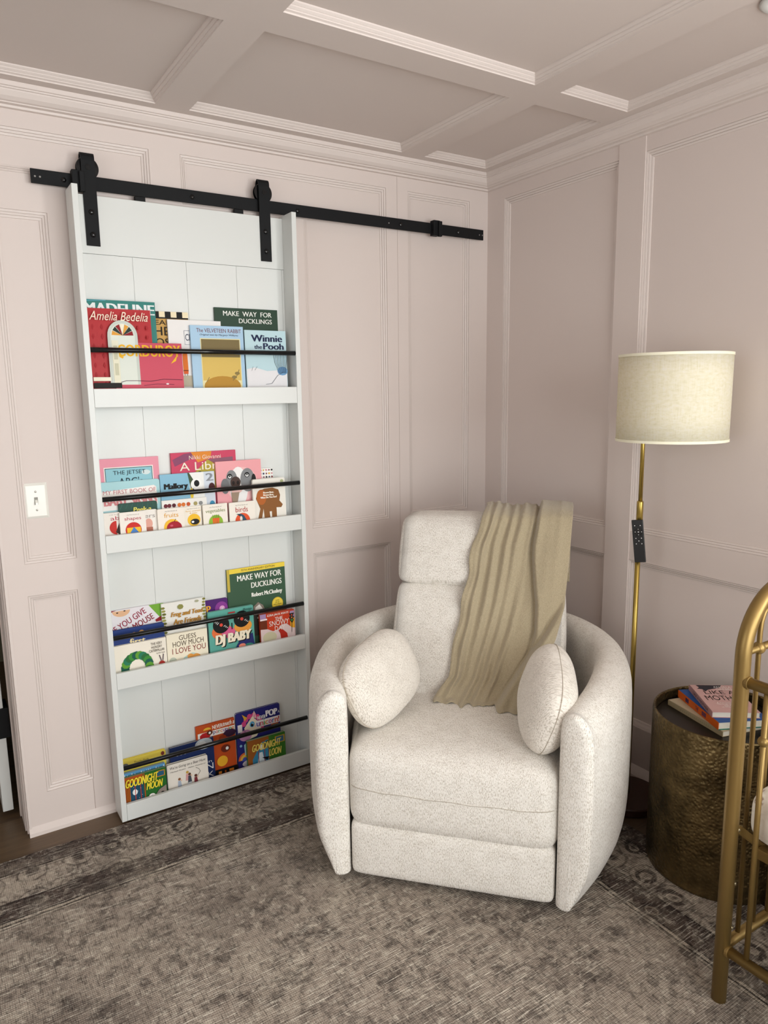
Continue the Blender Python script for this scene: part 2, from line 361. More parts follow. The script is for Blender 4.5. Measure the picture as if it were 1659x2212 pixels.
# ceiling with coffers
mo = []; mb = MB(); PCl = lambda a, b, d: (a, b, H+d)
xs = [(-4.15, -3.36), (-3.25, -2.40), (-2.29, -1.46), (-1.352, -.523), (-.416, -.103)]; ys = [(-4.2, -3.49), (-3.38, -2.67), (-2.56, -1.85), (-1.74, -.821), (-.711, -.104)]
ys = [(-4.2, -2.87), (-2.76, -1.85), (-1.74, -.821), (-.711, -.104)]
hC = [(a, b, c, d) for a, b in xs for c, d in ys]
panelled(mb, mo, PCl, sorted({XL, 0}|{v for a in xs for v in a}), sorted({YB, 0}|{v for a in ys for v in a}), hC, CPROF)
mb.box((XL-.1, YB-.1, H+.05), (.12, .15, H+.12))
ce = struct('ceiling', mb, PINKC, recalc=False)
for m in mo: obj('coffer_moulding', m, PTRIM, ce)
# crown moulding swept round the two seen walls
cr = [(0, 2.328), (.012, 2.329), (.0135, 2.3355), (.028, 2.337), (.0285, 2.340), (.036, 2.342), (.046, 2.350), (.054, 2.363), (.0545, 2.3665), (.059, 2.368), (.0595, 2.3715), (.064, 2.373), (.0655, H+.001)]
mb = MB(); path = [(XL, 0), (0, 0), (0, YB)]
vs = []
for i, (x, y) in enumerate(path):
    for o_, z in cr: vs.append((x-(o_ if i > 0 else 0), y-(o_ if i < 2 else 0), z))
L_ = len(cr)
mb.add(vs, [(i*L_+k, i*L_+k+1, (i+1)*L_+k+1, (i+1)*L_+k) for i in range(2) for k in range(L_-1)])
struct('trim_2', mb, PTRIM, recalc=False)
# shoe mouldings
mb = MB(); mb.add([(-2.012, 0, 0), (-2.012, -.014, 0), (-2.012, -.013, .012), (-2.012, 0, .030), (0, 0, 0), (0, -.014, 0), (0, -.013, .012), (0, 0, .030)], [(0, 1, 5, 4), (1, 2, 6, 5), (2, 3, 7, 6), (0, 3, 2, 1), (4, 5, 6, 7)])
struct('baseboard_back', mb, PTRIM)
mb = MB(); mb.add([(0, 0, 0), (-.022, 0, 0), (-.020, 0, .020), (0, 0, .052), (0, YB, 0), (-.022, YB, 0), (-.020, YB, .020), (0, YB, .052)], [(0, 1, 5, 4), (1, 2, 6, 5), (2, 3, 7, 6)])
struct('baseboard_right', mb, PTRIM)
# floor runs on through the doorway
mb = MB(); mb.box((XL-.1, YB-.1, -.05), (.12, 2.0, 0)); struct('floor', mb, WOOD)
# hall behind the doorway
mb = MB(); mb.box((XL, 1.9, 0), (.12, 2.0, 2.5)); mb.box((-1.2, .168, 0), (-1.1, 1.9, 2.5)); struct('wall_hall', mb, mat('hall_green_paint', '#6f6f5a', .7))
mb = MB(); mb.box((XL-.1, .15, H+.06), (.12, 2.0, H+.12)); struct('ceiling_hall', mb, WHITE2)
# rear wall and left wall, each with a window the daylight comes through
def holed(mb, P, a0, a1, z1, w0, w1, wz0, wz1, t):
    for q in ((a0, w0, 0, z1), (w1, a1, 0, z1), (w0, w1, 0, wz0), (w0, w1, wz1, z1)):
        p, r = P(q[0], q[2], 0), P(q[1], q[3], t); mb.box(tuple(min(i, j) for i, j in zip(p, r)), tuple(max(i, j) for i, j in zip(p, r)))
mb = MB(); holed(mb, lambda a, z, d: (a, YB-d, z), XL-.1, .12, H+.06, -2.3, 0-.02, .36, 2.24, .1); struct('wall_front', mb, PINK)
mb = MB(); holed(mb, lambda a, z, d: (XL-d, a, z), YB-.1, 0, H+.06, -3.05, -1.55, .72, 2.18, .1); mb.box((XL-.1, 0, 0), (XL, 2.0, H+.06)); struct('wall_left', mb, PINK)
mb = MB()
for a in (-2.3, -1.18, -.06): mb.box((a, YB-.08, .36), (a+.04, YB-.04, 2.24))
for z in (.36, 1.28, 2.20): mb.box((-2.3, YB-.08, z), (-.02, YB-.04, z+.04))
struct('window_1', mb, WHITE)
mb = MB()
for a in (-3.05, -2.32, -1.59): mb.box((XL-.08, a, .72), (XL-.04, a+.04, 2.18))
for z in (.72, 2.14): mb.box((XL-.08, -3.05, z), (XL-.04, -1.55, z+.04))
struct('window_2', mb, WHITE)
mb = MB()
for a in (-3.90, -3.37, -2.84): mb.box((.01, a, .92), (.04, a+.04, 2.18))
for z in (.92, 2.14): mb.box((.01, -3.90, z), (.04, -2.80, z+.04))
struct('window_3', mb, WHITE)
# open white door in the hall doorway, edge on
mb = MB(); mb.box((-2.075, .172, .022), (-2.041, .95, 2.06)); dr = struct('door_1', mb, WHITE, bevel=.002)
mb = MB(); mb.box((-2.078, .166, .298), (-2.026, .26, .408)); hg = obj('door_hinge', mb, BLACK, dr, bevel=.002); hg['label'] = 'black hinge strap'

# ------------------------------------------------------------------ rug
mb = MB(); mb.box((-3.95, -3.6, 0.0005), (-.285, -.122, .009))
rug = obj('area_rug', mb, RUG); tag(rug, 'large faded brown and beige patterned rug covering the wood floor', 'rug')

# ------------------------------------------------------------------ ceiling downlight
t = thing('ceiling_downlight', 'round white downlight ring at the top right of the ceiling', 'ceiling light', (-.300, -1.475, H+.024))
mb = MB(); mb.lathe([(.075, 0), (.078, -.003), (.072, -.006), (.056, -.006), (.050, .0)], seg=40); obj('trim_ring', mb, WHITE, t, smooth=True)
mb = MB(); mb.lathe([(.0001, -.002), (.052, -.002)], seg=40); obj('diffuser', mb, mat('frosted_lens', '#e8e6e2', .4), t)

# ------------------------------------------------------------------ light switch
t = thing('light_switch', 'white toggle light switch on the narrow pink wall panel', 'light switch', (-1.893, .0155, 1.146))
mb = MB(); mb.add([(-.036, 0, -.058), (.036, 0, -.058), (.036, 0, .058), (-.036, 0, .058), (-.029, -.006, -.050), (.029, -.006, -.050), (.029, -.006, .050), (-.029, -.006, .050)],
    [(0, 1, 5, 4), (1, 2, 6, 5), (2, 3, 7, 6), (3, 0, 4, 7), (4, 5, 6, 7)]); obj('wall_plate', mb, PLAST, t, bevel=.0015)
mb = MB(); mb.box((-.0055, -.0066, -.012), (.0055, -.005, .012)); obj('toggle_slot', mb, mat('switch_slot_grey', '#8f8d84', .5), t)
mb = MB(); mb.add([(-.004, -.006, -.010), (.004, -.006, -.010), (.004, -.006, .004), (-.004, -.006, .004), (-.0035, -.018, -.012), (.0035, -.018, -.012), (.0035, -.017, -.005), (-.0035, -.017, -.005)],
    [(0, 1, 5, 4), (1, 2, 6, 5), (2, 3, 7, 6), (3, 0, 4, 7), (4, 5, 6, 7)]); obj('toggle', mb, PLAST, t)
for z in (-.030, .030): mb = MB(); mb.dome((0, -.006, z), .0034, .0014); obj('screw', mb, CHROME, t, smooth=True)

# ------------------------------------------------------------------ sliding rail
t = thing('barn_door_rail', 'long black steel rail screwed across the pink wall above the shelf unit', 'rail', (0, 0, 0))
mb = MB(); mb.box((-1.828, -.024, 2.121), (-.044, -.018, 2.163)); obj('rail_bar', mb, BLACK, t, bevel=.0008)
for x in (-1.735, -1.33, -.934, -.476, -.182):
    mb = MB(); mb.tube([(x, -.018, 2.141), (x, -.0003, 2.141)], .0125, 20); sp = obj('wall_spacer', mb, BLACK, t, smooth=False)
    mb = MB(); mb.dome((x, -.024, 2.141), .0085, .005, seg=6); obj('lag_bolt', mb, GLOSSB, t)
for x in (-.533, -1.802, -1.816, -.066, -.050): mb = MB(); mb.tube([(x, -.0240, 2.141), (x, -.0243, 2.141)], .0028, 12); obj('rail_hole', mb, HOLE, t)
for x in (-1.698, -.309):
    mb = MB(); mb.box((x-.016, -.044, 2.112), (x+.016, -.016, 2.172)); mb.box((x+.004, -.054, 2.108), (x+.020, -.040, 2.168)); obj('end_stop', mb, BLACK, t, bevel=.002)

# ------------------------------------------------------------------ bookcase door
BX0, BX1, BF = -1.731, -.985, -.112
bc = thing('sliding_bookcase', 'white sliding barn door bookcase with four ledges of picture books', 'bookcase', (0, 0, 0))
for x0 in (BX0, BX1-.018): mb = MB(); mb.box((x0, BF, .010), (x0+.018, -.012, 2.113)); obj('side_board', mb, WHITE, bc, bevel=.0012)
mb = MB(); mb.box((BX0+.018, -.0290, .012), (BX1-.018, -.013, 1.926))
for a, b in ((BX0+.0185, -1.5456), (-1.5444, -1.3676), (-1.3664, -1.1876), (-1.1864, -1.0126), (-1.0118, BX1-.0185)): mb.box((a, -.0315, .03), (b, -.0287, 1.9248))
obj('back_planks', mb, WHITE, bc)
mb = MB(); mb.box((BX0+.018, -.033, 1.9265), (BX1-.018, -.012, 2.104)); obj('header_board', mb, WHITE, bc, bevel=.001)
for x in (-1.505, -1.165): mb = MB(); mb.box((x-.018, -.030, 2.103), (x+.016, -.014, 2.1195)); obj('anti_jump_block', mb, BLACK, bc, bevel=.002)
LZ = [(1.443, 1.502), (.968, 1.026), (.494, .551), (.010, .071)]       # ledge bottom / top
LZ = [(b_-.0, t_) for b_, t_ in LZ]
for i, (z0, z1) in enumerate(LZ):
    zb = z0
    mb = MB(); mb.box((BX0+.0185, BF+.0005, zb), (BX1-.0185, BF+.0135, z1)); obj('ledge_front', mb, WHITE, bc, bevel=.001)
    mb = MB(); mb.box((BX0+.018, BF+.013, z0 if i < 3 else .012), (BX1-.018, -.0318, (z0 if i < 3 else .012)+.010)); obj('ledge_shelf', mb, WHITE, bc)
for z in (1.623, 1.146, .674, .203):
    mb = MB(); mb.tube([(BX0+.017, -.103, z), (BX1-.012, -.103, z)], .0082, 20); obj('guard_rod', mb, mat('black_satin_rod', '#060607', .18), bc, smooth=True)
for xc in (-1.663, -1.071):
    hw = .0205; hs = thing('hanger', None, None); hs.parent = bc
    prof = [(-.0335, 1.950), (-.0335, 2.195)]+[(-.0225-.0125*math.cos(a), 2.2115+.0165*math.sin(a)) for a in [PI*k/10 for k in range(11)]]+[(-.010, 2.170)]
    prof[0] = (-.0345, 1.950); prof[1] = (-.0355, 2.205)
    inner = []
    mb = MB(); n_ = len(prof)
    for (y, z) in prof:
        mb.v += [(xc-hw, y, z), (xc+hw, y, z)]
    for k in range(n_-1): mb.f.append((2*k, 2*k+1, 2*k+3, 2*k+2))
    o = obj('hanger_strap', mb, BLACK, hs); sd = o.modifiers.new('solid', 'SOLIDIFY'); sd.thickness = .0048; sd.offset = 0
    mb = MB(); mb.tube([(xc, -.030, 2.185), (xc, -.028, 2.185), (xc, -.0275, 2.185), (xc, -.0175, 2.185), (xc, -.017, 2.185), (xc, -.0135, 2.185)], [.033, .034, .029, .029, .034, .033], 36)
    obj('roller_wheel', mb, GLOSSB, hs)
    mb = MB(); mb.tube([(xc, -.0382, 2.185), (xc, -.0400, 2.185)], .0085, 20); obj('axle_bolt', mb, GLOSSB, hs)
    for z in (2.052, 1.984): mb = MB(); mb.dome((xc, -.037, z), .0088, .0055); obj('bolt', mb, GLOSSB, hs, smooth=True)

# ------------------------------------------------------------------ books
def txt(body, m, parent, box, y, shear=0, off=0, name='title_lettering'):
    """lettering fitted into box=(x0,x1,z0,z1) on the plane y"""
    cu = bpy.data.curves.new('t', 'FONT'); cu.body = body; cu.align_x = 'CENTER'; cu.shear = shear; cu.resolution_u = 3
    cu.space_line = .95
    tmp = bpy.data.objects.new('t', cu); COL.objects.link(tmp); bpy.context.view_layer.update()
    me = bpy.data.meshes.new_from_object(tmp.evaluated_get(bpy.context.evaluated_depsgraph_get()))
    bpy.data.objects.remove(tmp); bpy.data.curves.remove(cu)
    if not me.vertices: return
    xs_ = [v.co.x for v in me.vertices]; ys_ = [v.co.y for v in me.vertices]
    x0, x1, z0, z1 = box; sx_ = (x1-x0)/(max(xs_)-min(xs_)); sz_ = (z1-z0)/(max(ys_)-min(ys_)); ax, ay = min(xs_), min(ys_)
    for v in me.vertices: v.co = (x0+(v.co.x-ax)*sx_, y, z0+(v.co.y-ay)*sz_)
    if off:                                            # heavier strokes: shifted copies of the same outline
        bm = bmesh.new(); bm.from_mesh(me); g0 = bm.verts[:]+bm.edges[:]+bm.faces[:]; st = off*.55*(z1-z0)
        for q in (-1, 1):
            gg = bmesh.ops.duplicate(bm, geom=g0)['geom']; bmesh.ops.translate(bm, verts=[e for e in gg if isinstance(e, bmesh.types.BMVert)], vec=(q*st, -.00007*q, 0))
        bm.to_mesh(me); bm.free()
    me.materials.append(m); me.name = name
    o = bpy.data.objects.new(name, me); COL.objects.link(o); o.parent = parent; return o
class Book:
    def __init__(s, x0, x1, zt, z0, yf, th, cover, label, group, name='picture_book', tilt=.03, edge=None, spine=None, rnd=0):
        s.W = x1-x0; s.Hh = (zt-z0); s.k = 0; s.th = th
        s.r = thing(name, label, 'book', ((x0+x1)/2, yf, z0), (-math.atan(tilt), 0, 0), group)
        W, Hh = s.W/2, s.Hh; cm = C(cover, .3); e = .0018; g = .003
        mb = MB()
        def plate(ya, yb):
            if rnd:
                pts = [(-W, 0), (W, 0)]
                for cx_, a0 in ((W-rnd, 0), (-W+rnd, PI/2)):
                    for q in range(6): a = a0+PI/2*q/5; pts.append((cx_+rnd*math.cos(a), Hh-rnd+rnd*math.sin(a)))
                n_ = len(pts); mb.add([(p[0], ya, p[1]) for p in pts]+[(p[0], yb, p[1]) for p in pts], [tuple(range(n_)), tuple(range(2*n_-1, n_-1, -1))]+[(i, (i+1) % n_, n_+(i+1) % n_, n_+i) for i in range(n_)])
            else: mb.box((-W, ya, 0), (W, yb, Hh))
        plate(0, e); plate(th-e, th); mb.box((-W, e, 0), (-W+e, th-e, Hh-(rnd or 0)))
        obj('cover', mb, cm, s.r)
        mb = MB(); mb.box((-W+e, e, .002), (W-g-(rnd*.0), th-e, Hh-(g if not edge else .0008))) if not rnd else mb.box((-W+e, e, .002), (W-rnd*.35, th-e, Hh-rnd*.35))
        obj('pages', mb, edge or PAGE, s.r)
    def y(s): s.k += 1; return -.0002-.00018*s.k
    def X(s, a): return (a-.5)*s.W
    def Z(s, d): return s.Hh-d*s.W
    def T(s, body, x0, x1, d0, d1, col, shear=0, off=0): txt(body, C(col), s.r, (s.X(x0), s.X(x1), s.Z(d1), s.Z(d0)), s.y()-.0002, shear, off); return s
    def poly(s, pts, col, nm='cover_picture'):
        yy = s.y(); n_ = len(pts); mb = MB()
        mb.add([(s.X(a), yy, max(.001, s.Z(d))) for a, d in pts], [tuple(range(n_))]); obj(nm, mb, C(col), s.r, recalc=False); return s
    def R(s, a0, a1, d0, d1, col): return s.poly([(a0, d0), (a1, d0), (a1, d1), (a0, d1)], col)
    def E(s, a, d, ra, rd, col, seg=24, a0=0, a1=2*PI): return s.poly([(a+ra*math.cos(a0+(a1-a0)*k/seg), d-rd*math.sin(a0+(a1-a0)*k/seg)) for k in range(seg if a1-a0 > 6.28 else seg+1)], col)
    def line(s, pts, wd, col):
        L1, L2 = [], []
        for i, p in enumerate(pts):
            a = pts[max(i-1, 0)]; b = pts[min(i+1, len(pts)-1)]; dx, dy = b[0]-a[0], b[1]-a[1]; l = math.hypot(dx, dy) or 1
            L1.append((p[0]-dy/l*wd/2, p[1]+dx/l*wd/2)); L2.append((p[0]+dy/l*wd/2, p[1]-dx/l*wd/2))
        yy = s.y(); mb = MB(); n_ = len(pts)
        mb.add([(s.X(a), yy, max(.001, s.Z(d))) for a, d in L1+L2], [(i, i+1, n_+i+1, n_+i) for i in range(n_-1)]); obj('cover_picture', mb, C(col), s.r, recalc=False); return s
def word(b, w_, x0, x1, d0, d1, cols):                # a word whose letters each have their own colour
    wt = [{'i': .42, '!': .42, 'r': .75}.get(c, 1) for c in w_]; u = (x1-x0)/sum(wt); x = x0; h_ = d1-d0
    for k, c in enumerate(w_):
        b.T(c, x+.06*u, x+wt[k]*u-.10*u, d0-(h_*.42 if c in 'i!' else 0), d1+(h_*.4 if c == 'p' else 0), cols[k % len(cols)], 0, .02); x += wt[k]*u
g1, g2, g3, g4 = 'books on the top ledge', 'books on the second ledge', 'books on the third ledge', 'books on the bottom ledge'
F1, F2, F3, F4 = 1.4545, .9795, .5055, .0235
LY = [-.050, -.0605, -.071, -.0815, -.092]
def YL(k, h, tilt=.03): return LY[k]
TH = .0095
def B(x0, x1, zt, k, z0, cover, label, group, **kw):
    kw.setdefault('th', TH); return Book(x0, x1, zt, z0, LY[k], cover=cover, label=label, group=group, **kw)
# --- top ledge
b = B(-1.7105, -1.487, 1.784, 1, F1, '#2f7d75', 'teal picture book with white capitals, tallest at the left of the top ledge', g1)
b.T('MADELINE', .01, .98, .045, .19, '#e9eeee', 0, .12).line([(.0, .02), (.3, .005)], .012, '#57a3b5').E(.9, .8, .05, .2, '#3e9a8c')
b = B(-1.7085, -1.507, 1.756, 2, F1, '#b3252a', 'red picture book with curly cream title and arched doorway in front of the teal one', g1)
for i in range(7):
    for j in range(8): b.E(.08+.14*i, .14+.15*j, .022, .045, '#a9242b', 4)
b.T('Amelia Bedelia', .03, .94, .05, .19, '#f6e3cf', .35)
b.poly([(.28, 1.2)]+[(.52-.235*math.cos(PI*k/16), .43-.25*math.sin(PI*k/16)) for k in range(17)]+[(.755, 1.2)], '#c9cfc6')
b.poly([(.325, 1.2)]+[(.52-.19*math.cos(PI*k/16), .43-.2*math.sin(PI*k/16)) for k in range(17)]+[(.71, 1.2)], '#dfe4da')
for k in range(7):
    a = PI*(k+.5)/7; q = .2; b.poly([(.52, .42), (.52-.17*math.cos(a-q), .42-.18*math.sin(a-q)), (.52-.17*math.cos(a+q), .42-.18*math.sin(a+q))], ['#e0a040', '#26352c', '#8f1b22', '#f2ead2'][k % 4])
b.R(.34, .44, .5, 1.2, '#e8e4cc').R(.36, .42, .58, .8, '#cbc8ad').R(.36, .42, .86, 1.05, '#cbc8ad').R(.02, .29, 1.08, 1.14, '#f1ecd6').R(.02, .45, 1.17, 1.25, '#1d1a17')
b = B(-1.532, -1.374, 1.757, 0, F1, '#c79b52', 'golden book with black and cream checkered top edge behind the white one', g1)
for k in range(8): b.R(k/8., (k+1)/8., 0, .12, '#efe0bd' if k % 2 else '#161412')
b.R(0, 1, .12, .15, '#161412').T('REAL', .16, .60, .18, .28, '#1c1712').T('THE', .06, .58, .32, .50, '#1c1712').T('DOS', .10, .56, .56, .72, '#1c1712').E(.8, .8, .3, .12, '#5c2a2a')
b = B(-1.449, -1.262, 1.731, 1, F1, '#e9e6e4', 'plain white picture book with an orange crayon drawn on it', g1)
b.line([(.29, .19), (.6, .19)], .006, '#3a4a66').line([(.29, .19), (.295, .44), (.6, .45)], .006, '#3a4a66').T('CR', .31, .43, .25, .37, '#25324e')
b.poly([(.235, .62), (.26, .55), (.28, .51), (.30, .55), (.325, .62), (.33, .93), (.235, .93)], '#e0762a').R(.235, .33, .9, .915, '#6b3010').R(.24, .325, .915, .97, '#d9622a').line([(.26, .97), (.26, 1.03)], .008, '#5b4a3a').line([(.305, .97), (.305, 1.03)], .008, '#5b4a3a').R(.0, 1, 1.0, 1.2, '#b9b09a')
b = B(-1.636, -1.413, 1.650, 3, F1, '#c9475c', 'raspberry landscape book with tall yellow lettering at the front of the top ledge', g1)
b.T('CORDUROY', .06, .97, .03, .20, '#f2b92c', 0, .06).line([(.05, .58), (.15, .55), (.3, .55), (.5, .56), (.7, .53), (.98, .54)], .008, '#4f1430').line([(.4, .62), (.6, .60), (.85, .61)], .006, '#4f1430').E(.75, .6, .022, .012, '#e9dfe0', 12).poly([(.82, .3), (.93, .16), (.9, .26)], '#f2b92c').line([(.07, .14), (.09, .2), (.13, .22)], .03, '#f2b92c')
b = B(-1.278, -1.039, 1.780, 0, F1, '#26402f', 'dark green hardcover with white serif title at the right of the top ledge', g1)
b.T('MAKE  WAY  FOR', .13, .90, .045, .115, '#ecece6', 0, .04).T('DUCKLINGS', .37, .90, .148, .215, '#ecece6', 0, .04)
b = B(-1.376, -1.185, 1.714, 2, F1, '#a9c9e2', 'pale blue picture book with a golden framed picture on the top ledge', g1)
b.T('The VELVETEEN RABBIT', .11, .96, .05, .12, '#7a4148').T('Original text by Margery Williams', .17, .9, .145, .185, '#30364a', .3)
b.R(.17, .93, .225, 1.3, '#e9dfae').R(.185, .915, .24, .56, '#7d6d47').R(.185, .915, .56, .98, '#d9b964').E(.55, 1.08, .35, .18, '#b98a35').line([(.75, .98), (.84, .88), (.88, .78)], .012, '#7d6d47').line([(.25, 1.0), (.3, .92)], .01, '#7d6d47').E(.84, .85, .05, .03, '#8e7a48', 10).E(.78, .92, .05, .03, '#8e7a48', 10)
b = B(-1.180, -1.020, 1.704, 2, F1, '#bcd8df', 'light blue picture book with bold navy title at the right end of the top ledge', g1)
b.T('Winnie', .16, .9, .10, .25, '#1d2347', 0, .12).T('the', .22, .4, .32, .41, '#1d2347', 0, .09).T('Pooh', .44, .93, .28, .42, '#1d2347', 0, .12)
b.poly([(.01, .86), (.2, .82), (.5, .9), (.8, .88), (.99, .94), (.99, 1.5), (.01, 1.5)], '#e6e4e6').E(.88, .9, .13, .1, '#6f9cc4', 12)
for k in range(9): b.line([(.80+.02*k, .95), (.70+.035*k, .72), (.66+.045*k, .45)], .008, ['#1f2d40', '#39587c'][k % 2])
b.line([(.45, 1.2), (.6, 1.18), (.75, 1.0), (.9, .92)], .008, '#3a4556').line([(.12, .9), (.16, .8)], .005, '#3a4556').line([(.2, .88), (.26, .8)], .005, '#3a4556').T('A. A. Milne', .35, .7, 1.31, 1.37, '#1d2347')
# --- second ledge
b = B(-1.7105, -1.506, 1.272, 0, F2, '#e493a4', 'pink framed book with a sky blue centre at the left of the second ledge', g2)
b.R(.11, .9, .14, .8, '#f1efe8').R(.125, .885, .155, .8, '#3b4c52').R(.135, .875, .165, .8, '#92c6d2').E(.3, .42, .12, .03, '#d7e4e4', 14).E(.78, .25, .07, .04, '#d7e4e4', 14).T('THE JETSET', .25, .77, .20, .285, '#20303a').T("ABC's", .33, .72, .32, .45, '#20303a')
b = B(-1.463, -1.226, 1.279, 0, F2, '#c93a5c', 'magenta and orange painted hardcover tallest in the middle of the second ledge', g2, th=.011)
b.poly([(.02, .10), (.2, .02), (.4, .0), (.3, .1), (.05, .2)], '#8c4a6a').poly([(.3, .0), (.62, .0), (.6, .1), (.4, .16)], '#e08a33').poly([(.35, .3), (.55, .12), (.75, .25), (.95, .34), (.9, .6), (.3, .6)], '#b3a03c').poly([(.55, .12), (.95, .1), (.95, .22), (.75, .24)], '#8b5a6c').E(.42, .36, .05, .07, '#1b1512').T('Nikki Giovanni', .27, .76, .05, .11, '#f0ded2').T('A Library', .12, .98, .15, .31, '#f3ead8')
b = B(-1.7105, -1.511, 1.196, 1, F2, '#a9d3d8', 'aqua board book with rounded white title panel at the left of the second ledge', g2, name='board_book', rnd=.008, edge=BOARD)
b.poly([(.02, .2), (.04, .16), (.9, .10), (.94, .13), (.95, .42), (.9, .46), (.04, .48), (.02, .44)], '#f4efea').T('MY FIRST BOOK OF', .06, .93, .14, .21, '#c07277').T('BABY SIGNS', .07, .93, .25, .40, '#d98a8c', 0, .12).E(.2, .85, .08, .08, '#8a6a58')
b = B(-1.509, -1.315, 1.208, 1, F2, '#86b9d2', 'blue and white picture book with a cow-like spotted shape on the second ledge', g2)
b.R(.53, .8, 0, 1.2, '#f1f1ee').R(.8, 1, 0, 1.2, '#d5dde8').poly([(.5, 0), (.53, 0), (.62, .16), (.55, .3)], '#44563a').E(.66, .22, .11, .11, '#f7f7f4').E(.66, .2, .05, .06, '#161616').E(.58, .34, .04, .05, '#161616').E(.56, .38, .03, .1, '#e3c638').T('Mallory', .07, .49, .17, .30, '#171717', 0, .12).T('An Itty', .34, .5, .34, .38, '#2e3d46').T('2', .84, .97, .03, .17, '#8e9197', 0, .09).E(.94, .3, .06, .09, '#4a1f22').E(.93, .62, .05, .08, '#3e8fb4').E(.53, .58, .03, .04, '#c24a2c')
b = B(-1.308, -1.134, 1.240, 1, F2, '#eda3a8', 'pink picture book with a large grey and white dog face', g2)
b.E(.55, .5, .36, .36, '#f2bcbc').E(.48, .55, .2, .42, '#f3f1f0').E(.33, .38, .12, .19, '#868789').E(.68, .42, .16, .25, '#868789').E(.18, .52, .09, .16, '#77787a').E(.82, .42, .05, .12, '#1c1a1a').E(.29, .32, .055, .055, '#1b1b1b').E(.29, .33, .035, .03, '#f4f4f4').E(.29, .32, .018, .018, '#1b1b1b').E(.67, .31, .055, .055, '#1b1b1b').E(.67, .32, .035, .03, '#f4f4f4').E(.67, .31, .018, .018, '#1b1b1b').E(.41, .45, .11, .12, '#4a3732').E(.36, .46, .03, .04, '#1f1614').E(.46, .46, .03, .04, '#1f1614').E(.42, .62, .12, .07, '#efc4be').poly([(.3, .66), (.48, .66), (.4, 1.0), (.33, 1.0)], '#a08b77')
b = B(-1.192, -1.084, 1.203, 0, F2, '#f3f2ee', 'white book with rows of small coloured dots behind the pink dog book', g2)
for i in range(6):
    for j in range(4): b.E(.46+.1*i, .06+.12*j, .03, .035, ['#202b55', '#17181c', '#8a2a42', '#d98a94', '#e0b238', '#7b2c2c'][(i*5+j*2) % 6], 8 if (i+j) % 2 else 4)
b = B(-1.180, -1.050, 1.168, 3, F2, '#eee9df', 'cream board book with a brown collage bear shape at the right of the second ledge', g2, name='board_book', rnd=.007, edge=BOARD, th=.010)
b.T('Bill Martin Jr / Eric Carle', .18, .84, .13, .175, '#1c1a18').E(.9, .1, .05, .05, '#b6bd8c', 12).poly([(.08, .55), (.15, .35), (.35, .28), (.6, .27), (.78, .34), (.83, .5), (.8, .66), (.9, .78), (.85, .86), (.7, .85), (.7, 1.2), (.55, 1.2), (.55, .95), (.48, .95), (.5, 1.2), (.32, 1.2), (.3, .85), (.22, 1.2), (.1, 1.2), (.2, .85)], '#8a5a2e').E(.25, .52, .15, .22, '#b4632b').T('Brown Bear,\nBrown Bear,\nWhat Do You See?', .22, .72, .37, .56, '#f1e6d6', 0, .06)
b = B(-1.655, -1.527, 1.122, 2, F2, '#1f4a3e', 'dark green leafy board book with yellow lettering behind the small alphabet book', g2, name='board_book', rnd=.006, edge=BOARD)
for k in range(7): b.line([(.1+.13*k, .02), (.04+.14*k, .14)], .01, '#3d7361')
b.T('Peek-a', .37, .83, .12, .25, '#e9dc6a', .15, .09)
b = B(-1.7105, -1.6555, 1.0965, 3, F2, '#ece5dc', 'tiny cream board book with a red disc at the far left of the second ledge', g2, name='board_book', edge=BOARD)
b.T('ab', .45, .98, .23, .46, '#b23a52').T('my first', .4, .98, .10, .16, '#8d8580').E(.78, .92, .42, .42, '#c3302a', 20, PI/2, 3*PI/2).poly([(.7, 1.2), (.98, .55), (.98, 1.4)], '#3a2a22')
b = B(-1.592, -1.533, 1.095, 3, F2, '#ede7df', 'tiny white board book mostly hidden behind the red disc shapes book', g2, name='board_book', edge=BOARD, rnd=.004)
b.T('ers', .3, .88, .3, .46, '#97908c').E(.5, .8, .22, .3, '#e2a898').R(.3, .72, 1.0, 1.25, '#b06a55')
b = B(-1.659, -1.574, 1.095, 4, F2, '#ece5dc', 'tiny cream board book with red disc, yellow square and blue triangle', g2, name='board_book', edge=BOARD)
b.T('my first book of', .28, .75, .09, .14, '#8d8580').T('shapes', .18, .82, .19, .36, '#b2304a').E(.5, .72, .31, .31, '#cb2f27').R(.25, .78, .62, 1.02, '#eebc2e').poly([(.52, .6), (.72, .86), (.34, .86)], '#4a7fc0')
b = B(-1.534, -1.443, 1.094, 4, F2, '#efe6da', 'tiny cream board book with a red apple on a yellow disc', g2, name='board_book', edge=BOARD, rnd=.004)
b.T('my first book of', .28, .74, .08, .13, '#6a6460').T('fruits', .24, .78, .17, .34, '#e0a43a').E(.52, .72, .31, .31, '#efbb36').E(.60, .74, .29, .24, '#a41f2e').E(.5, .66, .06, .04, '#c8536a', 12).line([(.6, .52), (.67, .42)], .02, '#3a2418')
b = B(-1.511, -1.352, 1.119, 2, F2, '#efece6', 'white book with a row of maroon and orange insects peeping over the tiny books', g2, edge=BOARD)
for x_, c_ in ((.08, '#6f2a33'), (.16, '#6f2a33'), (.26, '#572028'), (.38, '#d9742e'), (.47, '#d9742e'), (.58, '#c2562a'), (.74, '#a79a62'), (.86, '#8a8a8a')): b.E(x_, .12, .045, .045, c_, 10)
b = B(-1.441, -1.377, 1.0915, 3, F2, '#f0e8da', 'tiny cream board book with a spotted cow on a yellow disc', g2, name='board_book', edge=BOARD)
b.T('my first book of', .2, .9, .09, .15, '#6a6460').T('farm animals\n& pets', .12, .95, .2, .42, '#d9a941').E(.55, .75, .36, .34, '#f0bd2f').E(.6, .85, .25, .16, '#1a1a1a').E(.48, .85, .08, .06, '#f2f2f2', 10)
